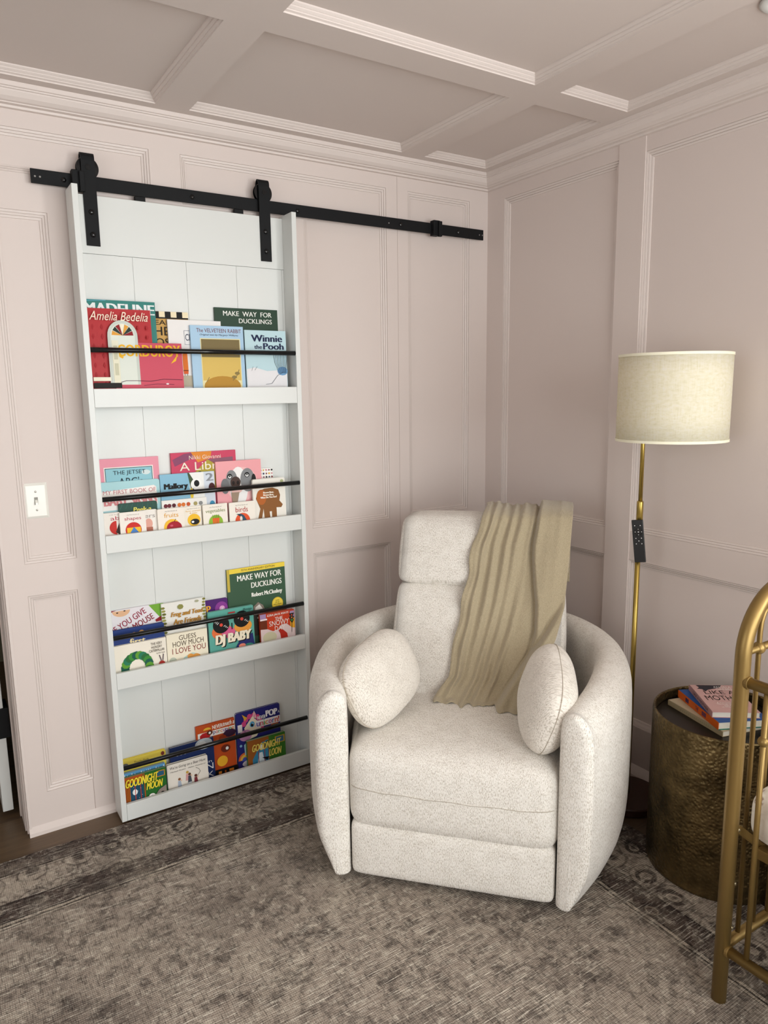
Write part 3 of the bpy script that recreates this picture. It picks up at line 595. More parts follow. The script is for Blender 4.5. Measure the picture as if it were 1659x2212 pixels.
b = B(-1.375, -1.285, 1.0935, 4, F2, '#efe8dc', 'tiny cream board book with orange carrots on a green disc', g2, name='board_book', edge=BOARD)
b.T('my first book of', .27, .76, .09, .14, '#6a6460').T('vegetables', .1, .9, .19, .36, '#7d8a4c').E(.5, .72, .29, .29, '#8fb63a')
for k in range(4): b.poly([(.36+.07*k, .55), (.44+.07*k, .55), (.40+.06*k, 1.05)], '#e2662b'); b.line([(.4+.07*k, .56), (.38+.08*k, .42)], .02, '#5e8a2e')
b = B(-1.278, -1.180, 1.092, 4, F2, '#efe8dd', 'tiny cream board book with a blue bird on an orange disc', g2, name='board_book', edge=BOARD, rnd=.003)
b.T('my first book of', .24, .72, .09, .14, '#6a6460').T('birds', .24, .72, .18, .37, '#b23a3a').E(.5, .70, .29, .29, '#dd5429').poly([(.27, .43), (.45, .44), (.55, .5), (.72, .8), (.8, 1.1), (.55, 1.0), (.42, .72), (.42, .55)], '#2e4f66').poly([(.24, .43), (.42, .47), (.4, .5)], '#1b1b1b').E(.44, .62, .05, .1, '#e8dcd0', 12)
# --- third ledge
b = B(-1.7105, -1.523, .752, 0, F3, '#e3dfe3', 'white and green picture book with slanting maroon title on the third ledge', g3, th=.011)
b.poly([(.73, .0), (1, 0), (1, .36), (.95, .3)], '#74a83a').poly([(0, 0), (.15, 0), (0, .04)], '#9a2f35').E(.23, .02, .16, .11, '#e2b58f', 20, PI, 2*PI).E(.16, .05, .02, .012, '#2a2020', 8).E(.29, .03, .02, .012, '#2a2020', 8).poly([(.83, .3), (.98, .22), (.98, .33), (.85, .34)], '#8e2028')
o_ = txt('IF YOU GIVE', C('#9a2240'), b.r, (0, .125, 0, .022), b.y(), 0, .015); o_.location = (b.X(.09), 0, b.Z(.43)); o_.rotation_euler = (0, math.radians(-27), 0)
o_ = txt('A MOUSE', C('#8c1f2e'), b.r, (0, .10, 0, .022), b.y(), 0, .015); o_.location = (b.X(.33), 0, b.Z(.47)); o_.rotation_euler = (0, math.radians(-23), 0)
b = B(-1.533, -1.374, .750, 1, F3, '#e8e6df', 'glossy white paperback edged with olive leaves and golden title', g3)
for k in range(9): b.E(.03+.01*(k % 3), .1+.07*k, .05, .03, ['#7c7a3a', '#9a9650', '#66682e'][k % 3], 6); b.E(.97-.01*(k % 3), .03+.07*k, .04, .03, ['#7c7a3a', '#9a9650'][k % 2], 6)
b.E(.42, .12, .07, .06, '#8e8c4c', 7).E(.8, .05, .05, .03, '#a9a88a', 6).T('Frog and Toad', .2, .93, .22, .36, '#b5822e', .25, .09).T('Are Friends', .24, .88, .39, .51, '#b5822e', .25, .09).T('by Arnold Lobel', .38, .8, .57, .62, '#3b3a38')
b = B(-1.374, -1.286, .731, 0, F3, '#51246e', 'deep purple book with pink glow half hidden behind the leafy paperback', g3, rnd=.005)
b.E(.72, .42, .28, .3, '#8c3d93').E(.75, .42, .12, .12, '#e6a6d2').E(.76, .44, .06, .06, '#f6e6f2', 6).T('p', .08, .24, .22, .48, '#efac3a', 0, .12)
b = B(-1.283, -1.048, .8345, 0, F3, '#3d5a44', 'large green hardcover with yellow top band and gold seal, tallest on the third ledge', g3, th=.011, edge=BOARD)
b.R(0.04, 1, 0, .075, '#efd24a').R(0, .045, 0, .36, '#c7b04a').T('75TH ANNIVERSARY EDITION', .24, .82, .022, .055, '#4a4320').T('MAKE WAY FOR', .17, .93, .115, .21, '#f0efe6', 0, .06).T('DUCKLINGS', .4, .93, .26, .35, '#f0efe6', 0, .06).T('Robert McCloskey', .4, .93, .43, .52, '#f0efe6', 0, .09).E(.84, .68, .1, .11, '#d9bb3a').E(.84, .68, .088, .098, '#efd24a').T('Includes\nfull color\nposter of Boston\nand audio\nCD', .77, .91, .61, .76, '#4a4320').poly([(.4, .8), (.42, .66), (.5, .6), (.58, .66), (.64, .8)], '#8a7f74').poly([(.42, .8), (.45, .68), (.52, .64), (.6, .76), (.6, .8)], '#e8e6e0').R(.4, .66, .8, 1.15, '#3c352f')
for k in range(5): b.E(.5+.02*k, .86+.05*k, .035, .02, '#d9d5cc', 8)
b = B(-1.7095, -1.531, .688, 2, F3, '#2a3f7c', 'navy board book with pale lettering behind the leftmost cream book on the third ledge', g3, name='board_book', rnd=.006, edge=BOARD)
b.T('first', .33, .62, .21, .34, '#e9d9a4', 0, .09).E(.42, .13, .05, .04, '#d9a45a', 14).E(.56, .11, .05, .04, '#d9a45a', 14).E(.26, .15, .05, .03, '#d9a45a', 14).E(.7, .12, .02, .02, '#d9a45a', 8)
b = B(-1.7095, -1.531, .6365, 3, F3, '#efe7d8', 'cream board book with an arch of green leaves, leftmost on the third ledge', g3, name='board_book', edge=BOARD, th=.010)
for k in range(15):
    a = PI*(1.12-1.22*k/14); cx_, cd_ = .42+.23*math.cos(a), .50-.25*math.sin(a); b.E(cx_, cd_, .085, .085, ['#2c6a3a', '#3f8a3a', '#1f5a4a', '#5f9a34', '#2a7a5a'][k % 5], 9)
b.T('THE VERY\nHUNGRY\nCATERPILLAR', .66, .96, .06, .25, '#4a4038').T('by Eric Carle', .8, .96, .27, .31, '#4a4038').E(.89, .55, .07, .1, '#a8302a', 14).E(.865, .56, .02, .035, '#e0c84a', 10).E(.915, .56, .02, .035, '#e0c84a', 10).line([(.88, .45), (.85, .33)], .015, '#4b3a4a').line([(.91, .45), (.93, .32)], .015, '#4b3a4a')
b = B(-1.529, -1.381, .6415, 3, F3, '#efe6cf', 'cream board book with brown capitals and a small blue and orange picture', g3, name='board_book', edge=BOARD, th=.010, rnd=.003)
b.T('GUESS', .3, .72, .06, .18, '#5a4a38').T('HOW MUCH', .14, .9, .2, .33, '#5a4a38').T('I LOVE YOU', .12, .94, .36, .50, '#8a3a32').E(.12, .66, .09, .09, '#b9bfae', 16).poly([(.25, 1.0), (.25, .78), (.4, .62), (.6, .54), (.75, .6), (.85, .75), (.88, 1.0)], '#b3cfc8').E(.68, .75, .15, .17, '#dd9a4a', 16).E(.55, .62, .08, .06, '#dd9a4a', 12).E(.62, .83, .06, .09, '#f0e2c4', 12)
b = B(-1.374, -1.199, .696, 3, F3, '#5fa79a', 'aqua board book with two black records and chunky cream letters', g3, name='board_book', edge=BOARD, th=.012, rnd=.004)
b.E(.28, .46, .22, .17, '#e0703f').E(.42, .5, .15, .12, '#d45f8c').E(.75, .42, .2, .14, '#e59a3f').E(.27, .31, .18, .18, '#141414').E(.27, .31, .035, .035, '#dd4a3a').E(.73, .26, .18, .18, '#141414').E(.73, .26, .035, .035, '#dd4a3a')
for cx_, cy_ in ((.27, .31), (.73, .26)):
    for k in range(3):
        for sg in (-1, 1): b.line([(cx_+sg*(.05+.03*k), cy_+sg*(.05+.02*k)-.01), (cx_+sg*(.09+.025*k), cy_+sg*(.02+.025*k))], .012, '#e8e8e4')
b.R(.49, .51, .3, .44, '#141414').poly([(.5, .95), (.65, .72), (.95, .6), (.99, .9), (.6, 1.05)], '#2a2f6a').E(.4, .93, .18, .08, '#dd5a34', 10).E(.85, .88, .12, .07, '#3c8a78', 10).E(.7, .84, .08, .05, '#e88a72', 10).T('DJ BABY', .155, .93, .535, .80, '#1b1614', .1, .12).T('DJ BABY', .13, .91, .51, .78, '#efe4cc', .1, .12).T('Beep', .75, .96, .03, .10, '#1c3a34', .3).R(.43, .58, .06, .09, '#b03030')
b = B(-1.174, -1.030, .651, 3, F3, '#c33f22', 'orange-red board book with a traffic light at the right end of the third ledge', g3, name='board_book', edge=BOARD, th=.013, rnd=.006)
b.R(0.0, .17, 0, .14, '#a88ab4').R(0, .2, .13, .17, '#efe0e0').R(0, .19, .17, .42, '#6d2f16').R(.86, .99, .04, .3, '#a98cb0').R(.86, .99, .24, .62, '#e0a12a').poly([(0, .4), (.2, .42), (.35, .5), (.5, .48), (.6, .36), (.75, .36), (.9, .5), (.99, .52), (.99, 1), (0, 1)], '#dcc6c4').E(.25, .65, .2, .15, '#c9c2a2').T('EZRA JACK KEATS', .2, .82, .03, .10, '#f0e2da', .2, .06).T('THE', .42, .64, .13, .22, '#f0e2da', 0, .06).T('SNOWY', .25, .82, .22, .36, '#f0e2da').T('DAY', .4, .7, .38, .50, '#f0e2da').poly([(.5, .5), (.58, .46), (.65, .52), (.75, .62), (.78, .8), (.58, .85), (.55, .6)], '#b32a1c')
b.poly([(.83, .1), (.98, .1), (.94, .18), (.98, .2), (.94, .27), (.97, .29), (.91, .38), (.85, .29), (.87, .27), (.83, .2), (.87, .18)], '#22281f').E(.905, .15, .022, .024, '#c8402c', 10).E(.905, .22, .022, .024, '#d06a2c', 10).E(.905, .29, .022, .024, '#4ba03a', 10).line([(.905, .36), (.89, .62)], .012, '#3b2a2a')
# --- bottom ledge
b = B(-1.7105, -1.550, .204, 0, F4, '#edd75a', 'bright yellow board book with grey birds at the far left of the bottom ledge', g4, name='board_book', rnd=.007, edge=mat('yellow_board_edges', '#d8bf45', .8), th=.010)
b.T('Touchy-Feely', .3, .62, .09, .16, '#2f2b20', .1).E(.1, .13, .07, .04, '#6d6a66', 9).E(.93, .08, .04, .05, '#8a3f3a', 10).E(.94, .16, .02, .02, '#3a3a3a', 6)
b = B(-1.7095, -1.561, .163, 2, F4, '#5f9fd0', 'sky blue board book with white capitals just behind the green and red one', g4, name='board_book', edge=BOARD, th=.011)
b.T('W', .55, .66, .03, .14, '#dbeaf4')
for k, x_ in enumerate((.03, .09, .16, .20, .27, .34, .42, .48, .71, .77, .83, .90, .95)): b.R(x_, x_+.025, .03+.02*(k % 3), .14, '#dbeaf4')
b = B(-1.7095, -1.565, .1575, 4, F4, '#2c6b2e', 'green and red board book with night window at the left end of the bottom ledge', g4, name='board_book', edge=BOARD, th=.010, rnd=.003)
b.R(0, .44, .0, 1, '#b0521e').R(.12, .44, .16, 1, '#1e4a63').E(.23, .42, .06, .075, '#e8ecec', 16).R(.23, .245, .18, 1, '#c23a22').R(.36, .375, .14, 1, '#c23a22').R(.46, .475, .0, 1, '#d1442a').R(.76, .97, .04, .2, '#c78a2c').R(.78, .95, .06, .18, '#2a5a7a')
for k in range(6): b.line([(.02+.02*k, .05), (.02+.015*k, .6), (.03+.012*k, 1)], .007, '#e08a2a' if k % 2 else '#6d2d10')
for k in range(10): b.E(.2+.024*((k*7) % 10), .28+.06*k, .006, .008, '#e6ecf2', 5)
b.poly([(.72, .62), (.8, .52), (.98, .44), (.98, .9), (.72, .9)], '#8d8078').E(.88, .68, .06, .1, '#161210', 12).R(.84, .94, .72, .8, '#d2542a').T('GOODNIGHT', .02, .8, .04, .25, '#f2dc3e', .35, .06).T('MOON', .5, .9, .25, .44, '#f2dc3e', .35, .06).E(.62, .68, .1, .12, '#efe9e4').E(.62, .68, .065, .08, '#1f4a6a').T('75', .59, .66, .69, .75, '#f2f2ee')
b = B(-1.538, -1.373, .205, 1, F4, '#1f2f5e', 'night blue hardcover with a pale moon in the middle of the bottom ledge', g4, th=.010, edge=BOARD)
b.E(.77, .1, .2, .13, '#b9c4cc').E(.72, .09, .1, .07, '#d6dcde').T('OSO', .12, .4, .12, .22, '#d9dde2', .3).T('in', .82, .93, .52, .58, '#d9dde2').T('N', .8, .96, .6, .74, '#e4e6ea').T('K', .82, .96, .8, .92, '#e4e6ea')
b = B(-1.434, -1.283, .254, 0, F4, '#c04f22', 'orange hardcover with multicoloured title and furry faces on the bottom ledge', g4)
b.T('NEVER', .42, .68, .06, .16, '#f0e6dc', 0, .06).T('touch a', .69, .99, .03, .15, '#f0e6dc', .3, .06).R(.04, 1, .19, .33, '#efe9e2')
word(b, 'porcupine', .43, .98, .215, .285, ['#3a2a7a', '#c22a2a', '#2f8a3a', '#d9742a', '#7a2a8a'])
b.E(.22, .28, .14, .09, '#b3252a', 9).E(.34, .22, .08, .06, '#5c2a18', 12).E(.28, .13, .1, .06, '#e8b83a', 12, 0, PI).E(.34, .22, .03, .03, '#f2f2ee', 10).E(.85, .36, .17, .1, '#3a1f3a', 11).E(.66, .44, .1, .08, '#9a3a1c', 12).E(.62, 1.05, .14, .14, '#eeb02e').E(.2, .95, .12, .14, '#4aa2cc').E(.72, .74, .12, .1, '#6a2a1a', 12).E(.76, .74, .04, .045, '#f4f4f0', 10).E(.25, 1.12, .12, .1, '#8a2a1c', 12).E(.27, 1.13, .04, .05, '#f4f4f0', 10).R(0, 1, 1.25, 1.5, '#151210').R(.1, .16, 1.29, 1.37, '#c8641f').R(.2, .25, 1.31, 1.37, '#d9822a').R(.3, .36, 1.29, 1.37, '#c8641f').R(.5, .58, 1.3, 1.37, '#d9822a').R(.66, .7, 1.31, 1.37, '#c8641f').R(.78, .9, 1.3, 1.37, '#d9822a')
b = B(-1.277, -1.094, .2655, 0, F4, '#2c2c78', 'indigo hardcover with a pink maned white pony head, tallest on the bottom ledge', g4, rnd=.006, th=.010)
for a, d_ in ((.17, .27), (.22, .19), (.30, .13), (.40, .12), (.48, .18), (.53, .27), (.56, .37), (.57, .47)): b.E(a, d_, .055, .06, '#d84a86', 10)
b.poly([(.17, .36), (.36, .14), (.47, .26), (.55, .44), (.44, .60), (.24, .64)], '#f0e4cc').poly([(.36, .16), (.41, .02), (.46, .20)], '#f0e4cc').poly([(.38, .15), (.41, .06), (.44, .18)], '#e58fb0').E(.19, .52, .145, .125, '#c58ab4', 22).E(.12, .47, .012, .012, '#7a4a78', 8).E(.18, .43, .012, .012, '#7a4a78', 8).E(.35, .31, .055, .065, '#58a8d2', 18).E(.35, .325, .032, .036, '#15151a', 14).E(.365, .30, .010, .012, '#f4f4f4', 8).E(.44, .36, .03, .035, '#e8a8a0', 12).poly([(.19, .20), (.13, .04), (.25, .14)], '#d9a83a').E(.86, .44, .09, .07, '#b0483a', 12).R(.79, .94, .44, .47, '#5a9a4a').E(.14, 1.05, .14, .16, '#d96a3a', 20, 0, PI).E(.14, 1.05, .1, .12, '#e8b84a', 20, 0, PI).E(.14, 1.07, .06, .08, '#4a5ab4', 16, 0, PI).E(.2, 1.14, .12, .07, '#d5cfd8', 14).poly([(.14, .72), (.2, .67), (.2, .95), (.15, .95)], '#a8d0d8').E(.07, .72, .03, .03, '#8ab8d8', 8)
b.R(.42, .99, .26, .41, '#efe9ea').R(.02, .12, .25, .42, '#efe9ea')
b.T('NEVER', .47, .65, .16, .24, '#efeff2', 0, .06).T('POP', .67, .92, .08, .22, '#f0eef4', 0, .15).T('A', .94, .98, .14, .2, '#f0eef4')
word(b, 'unicorn!', .44, .97, .30, .385, ['#3a3aa0', '#c22a3a', '#3a9a3a', '#e0902a', '#c23a8a', '#2a6ab0', '#d9442a', '#b02a2a'])
b = B(-1.558, -1.407, .1535, 3, F4, '#ece5da', 'cream board book with small watercolour walkers near the left of the bottom ledge', g4, name='board_book', edge=BOARD, th=.014, rnd=.005)
b.T("We're Going on a Bear Hunt", .07, .95, .06, .15, '#2f2b28', .2).T('Michael Rosen   Helen Oxenbury', .07, .95, .18, .22, '#4a443e', .2)
for a, d_, c1, c2 in ((.28, .5, '#8a5a3a', '#aab4c4'), (.48, .38, '#c9a24a', '#d7a0a0'), (.53, .44, '#5a3a2a', '#474a54'), (.68, .52, '#5a2f22', '#7d3038')):
    b.E(a, d_-.08, .035, .035, c1, 10).poly([(a-.05, d_+.13), (a-.035, d_-.04), (a+.03, d_-.04), (a+.05, d_+.13)], c2).E(a+.045, d_-.04, .02, .02, '#e6bfa4', 8)
b.poly([(.44, .6), (.5, .56), (.57, .56), (.6, .74), (.56, .74), (.53, .62), (.48, .74)], '#d8dde2').line([(.72, .46), (.8, .36), (.76, .28), (.69, .24)], .008, '#4a4038').poly([(.63, .66), (.7, .64), (.7, .76), (.64, .76)], '#d9b53a').line([(.24, .64), (.22, .76)], .02, '#9aa4b4').line([(.31, .64), (.34, .76)], .02, '#9aa4b4')
b = B(-1.249, -1.090, .158, 3, F4, '#3f7a2c', 'green board book with a blue lake window at the right of the bottom ledge', g4, name='board_book', edge=BOARD, th=.012, rnd=.003)
b.poly([(0, 0), (.56, 0), (.56, .9), (0, .9)], '#9a5a24').poly([(.12, .5), (.36, .12), (.54, .08), (.54, .9), (.12, .9)], '#3c8ab0').poly([(.3, .3), (.4, .14), (.54, .1), (.54, .3)], '#1f4a3a').E(.36, .24, .06, .07, '#f0efe8', 14).poly([(.3, .36), (.38, .36), (.46, .8), (.2, .8)], '#dfeaf0').R(.27, .285, .2, .9, '#a82a22').R(.43, .445, .1, .9, '#a82a22').poly([(.36, .5), (.55, .52), (.5, .6)], '#17171a').R(.72, .98, .06, .24, '#c9a03a').R(.75, .95, .08, .22, '#3f6a8a').E(.88, .72, .1, .07, '#a8742c', 12).T('GOODNIGHT', .12, .88, .12, .30, '#f0dc6a', .3, .06).T('LOON', .55, .88, .34, .52, '#f0dc6a', .3, .06)

# ------------------------------------------------------------------ armchair
CH = (-1.0, -1.025, 0); CR = math.atan2(-.73449729, .67861162)
ch = thing('swivel_armchair', 'cream boucle barrel swivel recliner with rounded arms standing on the rug', 'armchair', CH, (0, 0, CR))
def catmull(P, m=8):
    out = []
    for i in range(len(P)-1):
        p0, p1, p2, p3 = [Vector(P[max(0, min(len(P)-1, i+q))]) for q in (-1, 0, 1, 2)]
        for k in range(m):
            t_ = k/m; out.append(.5*((2*p1)+(p2-p0)*t_+(2*p0-5*p1+4*p2-p3)*t_*t_+(3*p1-p0-3*p2+p3)*t_**3))
    out.append(Vector(P[-1])); return out
half = [(.306, .0), (.330, .07), (.366, .18), (.392, .31), (.398, .43), (.378, .56), (.325, .68), (.24, .775), (.125, .835), (0, .855)]
pth = catmull(half+[(-a, b_) for a, b_ in half[-2::-1]], 6)
def sect(T, top, e):      # (normal offset, z) loop ; e 0..1 shrinks for end caps
    pts = [(0, .035), (0, .2), (0, .4), (0, top-.05), (.006, top-.022), (.022, top-.005), (.045, top), (T*.62, top-.006), (T*.85, top-.024), (T*.97, top-.055), (T+.002, top-.10),
           (T+.004, .42), (T+.004, .28), (T+.002, .20), (T-.003, .155), (T-.012, .125), (T-.046, .040), (T-.054, .031), (.006, .029), (0, .035)]
    cx_ = T*.5; 
    return [(cx_+(a-cx_)*(1-e), z if e == 0 else .33+(z-.33)*(1-e*.045)) for a, z in pts]
mb = MB(); secs = []
n_ = len(pth)
for i, p in enumerate(pth):
    t_ = (pth[min(i+1, n_-1)]-pth[max(i-1, 0)]).normalized(); nr = Vector((t_.y, -t_.x))
    s_ = i/(n_-1); w_ = math.sin(PI*s_); T = .098+.022*min(1, w_*3); top = .622+.03*min(1, w_*2)
    def ring(P, e, T=T, top=top, nr=nr): return [(P.x+nr.x*a, P.y+nr.y*a, z) for a, z in sect(T, top, e)]
    nb = len(secs)
    if i == 0:
        for e, adv in ((.90, .0287), (.52, .0268), (.30, .0235), (.15, .017), (.05, .009)): secs.append(ring(p-t_*adv, e))
    secs.append(ring(p, 0))
    if i == n_-1:
        for e, adv in ((.05, .009), (.15, .017), (.30, .0235), (.52, .0268), (.90, .0287)): secs.append(ring(p+t_*adv, e))
m_ = len(secs[0])
for s_ in secs: mb.v += s_
for i in range(len(secs)-1):
    for k in range(m_-1): k2 = k+1; mb.f.append((i*m_+k, i*m_+k2, (i+1)*m_+k2, (i+1)*m_+k))
mb.f.append(tuple(range(m_-1))); mb.f.append(tuple((len(secs)-1)*m_+k for k in range(m_-2, -1, -1)))
mb.uv = []; al = 0; prev = None; KC = 6                # the weave runs up inside, over the top and down outside
ns_ = len(secs)
for i_, s_ in enumerate(secs):
    cpt = Vector(s_[9]); al += (cpt-prev).length if prev else 0; prev = cpt
    cap = i_ < 5 or i_ > ns_-6; A_, B_ = Vector(s_[2]), Vector(s_[11]); mid = (A_+B_)/2; dr = (B_-A_).normalized(); dr.z = 0
    ln = [0]
    for k in range(1, m_): ln.append(ln[-1]+(Vector(s_[k])-Vector(s_[k-1])).length)
    for k in range(m_):
        lat = max(0, .050-abs((Vector(s_[k])-mid).dot(dr))) if cap else 0
        mb.uv.append((al+(-lat if i_ < 8 else lat), ln[k] if k <= KC else 2*ln[KC]-ln[k]))
shell = obj('arm_shell', mb, FAB, ch, smooth=True, sub=1)
ul_ = shell.data.uv_layers[0].data
for pl in shell.data.polygons:                         # the rounded nose of each arm is mapped straight on
    si = [v//m_ for v in pl.vertices]
    if max(si) < 5 or min(si) > ns_-6:
        right = max(si) < 5; sec = secs[4] if right else secs[ns_-5]
        A_, B_ = Vector(sec[2]), Vector(sec[11]); mid = (A_+B_)/2; dr = (B_-A_); dr.z = 0; dr.normalize()
        for li in pl.loop_indices:
            q = Vector(mb.v[shell.data.loops[li].vertex_index]); ul_[li].uv = ((q-mid).dot(dr)-.05, q.z-.035)
def cushion(a, b_, r, bul=(0, 0, 0), n=14, warp=None):
    """rounded bulging block from corner a to corner b"""
    mb = MB(); c = [(a[i]+b_[i])/2 for i in range(3)]; h = [(b_[i]-a[i])/2 for i in range(3)]; idx = {}; mb.uv = []
    def vert(p):
        k = tuple(round(q, 5) for q in p)
        if k in idx: return idx[k]
        q = [p[i]*h[i] for i in range(3)]; inn = [max(-(h[i]-r), min(h[i]-r, q[i])) for i in range(3)]
        d = Vector([q[i]-inn[i] for i in range(3)])
        if d.length > 1e-9:
            mx = max(abs(x) for x in d); d = d.normalized()*mx if mx > 0 else d
        o_ = Vector(inn)+d
        for i in range(3):
            j, k2 = (i+1) % 3, (i+2) % 3; f = (1-p[j]**2)*(1-p[k2]**2); o_[i] += bul[i]*f*p[i]
        o_ += Vector(c)
        if warp: o_ = Vector(warp(o_))
        idx[k] = len(mb.v); mb.v.append(tuple(o_))
        mb.uv.append((o_.x+math.copysign(1, p[0])*(o_.y-a[1])*max(0, abs(p[0])-.93)/.07, o_.z+o_.y)); return idx[k]
    for ax in range(3):
        for sg in (-1, 1):
            for i in range(n):
                for j in range(n):
                    q = []
                    for di, dj in ((0, 0), (1, 0), (1, 1), (0, 1)):
                        s1, s2 = -1+2*(i+di)/n, -1+2*(j+dj)/n
                        s1 = math.copysign(abs(s1)**.8, s1) if 0 else math.sin(s1*PI/2); s2 = math.sin(s2*PI/2)
                        p = [0, 0, 0]; p[ax] = sg; p[(ax+1) % 3] = s1; p[(ax+2) % 3] = s2; q.append(vert(p))
                    mb.f.append(tuple(q if sg > 0 else q[::-1]))
    return mb
def wseat(p):
    k = max(0, min(1, p.y/.34)); s_ = 1+.24*k*(3-2*k)*k*.8
    z = p.z
    if p.z > .3: z -= .012*max(0, (p.y-.12))/.3
    return (p.x*s_, p.y, z)
obj('seat_cushion', cushion((-.311, -.030, .185), (.311, .56, .452), .055, (.010, .014, .012), warp=wseat), FAB, ch, smooth=True, sub=1)
obj('footrest_panel', cushion((-.303, -.022, .030), (.303, .2, .212), .026, (.0, .010, .0)), FAB, ch, smooth=True, sub=1)
mb = MB()
pts = [(-.309+.618*k/30, -.0265-.0115*(1-((k/30-.5)*2)**2)-.0035, .326+.002*math.sin(k)) for k in range(31)]
pts = [(x, -(.0304+.0140*(1-(x/.311)**2))+(.055-math.sqrt(.055**2-max(0, abs(x)-.256)**2) if abs(x) > .256 else 0), z) for x, _, z in [(-.295+.59*k/40, 0, .326+.0015*math.sin(k*.7)) for k in range(41)]]; mb.tube(pts, .0008, 6); obj('seat_seam', mb, mat('seam_thread', '#b5aa9a', .9), ch)
TB = .45; ang = math.atan(TB)
def lean(p):      # sheared back: y grows with height
    return (p.x, p.y+(p.z-.45)*TB, p.z)
obj('lower_back_cushion', cushion((-.292, .420, .36), (.304, .60, .791), .032, (.010, .026, .006), warp=lean), FAB, ch, smooth=True, sub=1)
obj('headrest_cushion', cushion((-.293, .415, .789), (.306, .585, 1.021), .032, (.010, .026, .008), warp=lean), FAB, ch, smooth=True, sub=1)
mb = MB(); mb.lathe([(.0001, .010), (.22, .010), (.23, .014), (.23, .034), (.0001, .034)], (0, .40, 0), 40); obj('swivel_base', mb, BLACK, ch)
# ------------------------------------------------------------------ lumbar pillows
def pillow(a, b_, t, n=40, m=14, p=3.1):
    mb = MB(); 
    def outl(th):
        c, s_ = math.cos(th), math.sin(th); r = (abs(c)**p+abs(s_)**p)**(-1/p); return c*r*a, s_*r*b_
    rows = []
    for k in range(-m, m+1):
        q = 1-abs(k)/m; sgn = 1 if k > 0 else -1          # k=0 the edge, ends the centres
        sc = math.cos(abs(k)/m*PI/2)**.9 if abs(k) < m else 0.0
        hgt = sgn*t*(1-sc**2.8)**.52 if k else 0
        rows.append([(outl(2*PI*j/n)[0]*sc, hgt, outl(2*PI*j/n)[1]*sc) for j in range(n)])
    mb.uv = []
    for r_ in rows: mb.v += r_; mb.uv += [(q[0], q[2]) for q in r_]
    for i in range(len(rows)-1):
        for j in range(n): j2 = (j+1) % n; mb.f.append((i*n+j, i*n+j2, (i+1)*n+j2, (i+1)*n+j))
    return mb
def place_pillow(label, u, y, z, rot):
    r = thing('lumbar_pillow', label, 'pillow', group='boucle pillows leaning inside the armchair arms')
    M0 = Matrix.Translation(CH) @ Matrix.Rotation(CR, 4, 'Z') @ Matrix.Translation((u, y, z))
    M1 = M0
    for ax, a in rot: M1 = M1 @ Matrix.Rotation(math.radians(a), 4, ax)
    r.matrix_world = M1
    obj('pillow_cover', pillow(.172, .127, .076), FABP, r, smooth=True, sub=1)
    mb = MB(); pts = []
    for j in range(57):
        th = 2*PI*j/56; c, s_ = math.cos(th), math.sin(th); rr = (abs(c)**3.1+abs(s_)**3.1)**(-1/3.1); pts.append((c*rr*.1715, 0, s_*rr*.1265))
    mb.tube(pts, .0011, 6); obj('pillow_seam', mb, mat('seam_thread', '#b5aa9a', .9), r)
place_pillow('boucle lumbar pillow leaning on the left arm of the armchair, its broad face showing', -.255, .193, .586, [('Z', 69.8), ('X', -22.5), ('Y', -10.7)])
place_pillow('boucle lumbar pillow leaning on the right arm of the armchair, seen edge on', .262, .165, .580, [('Z', -80), ('X', -16), ('Y', 14)])
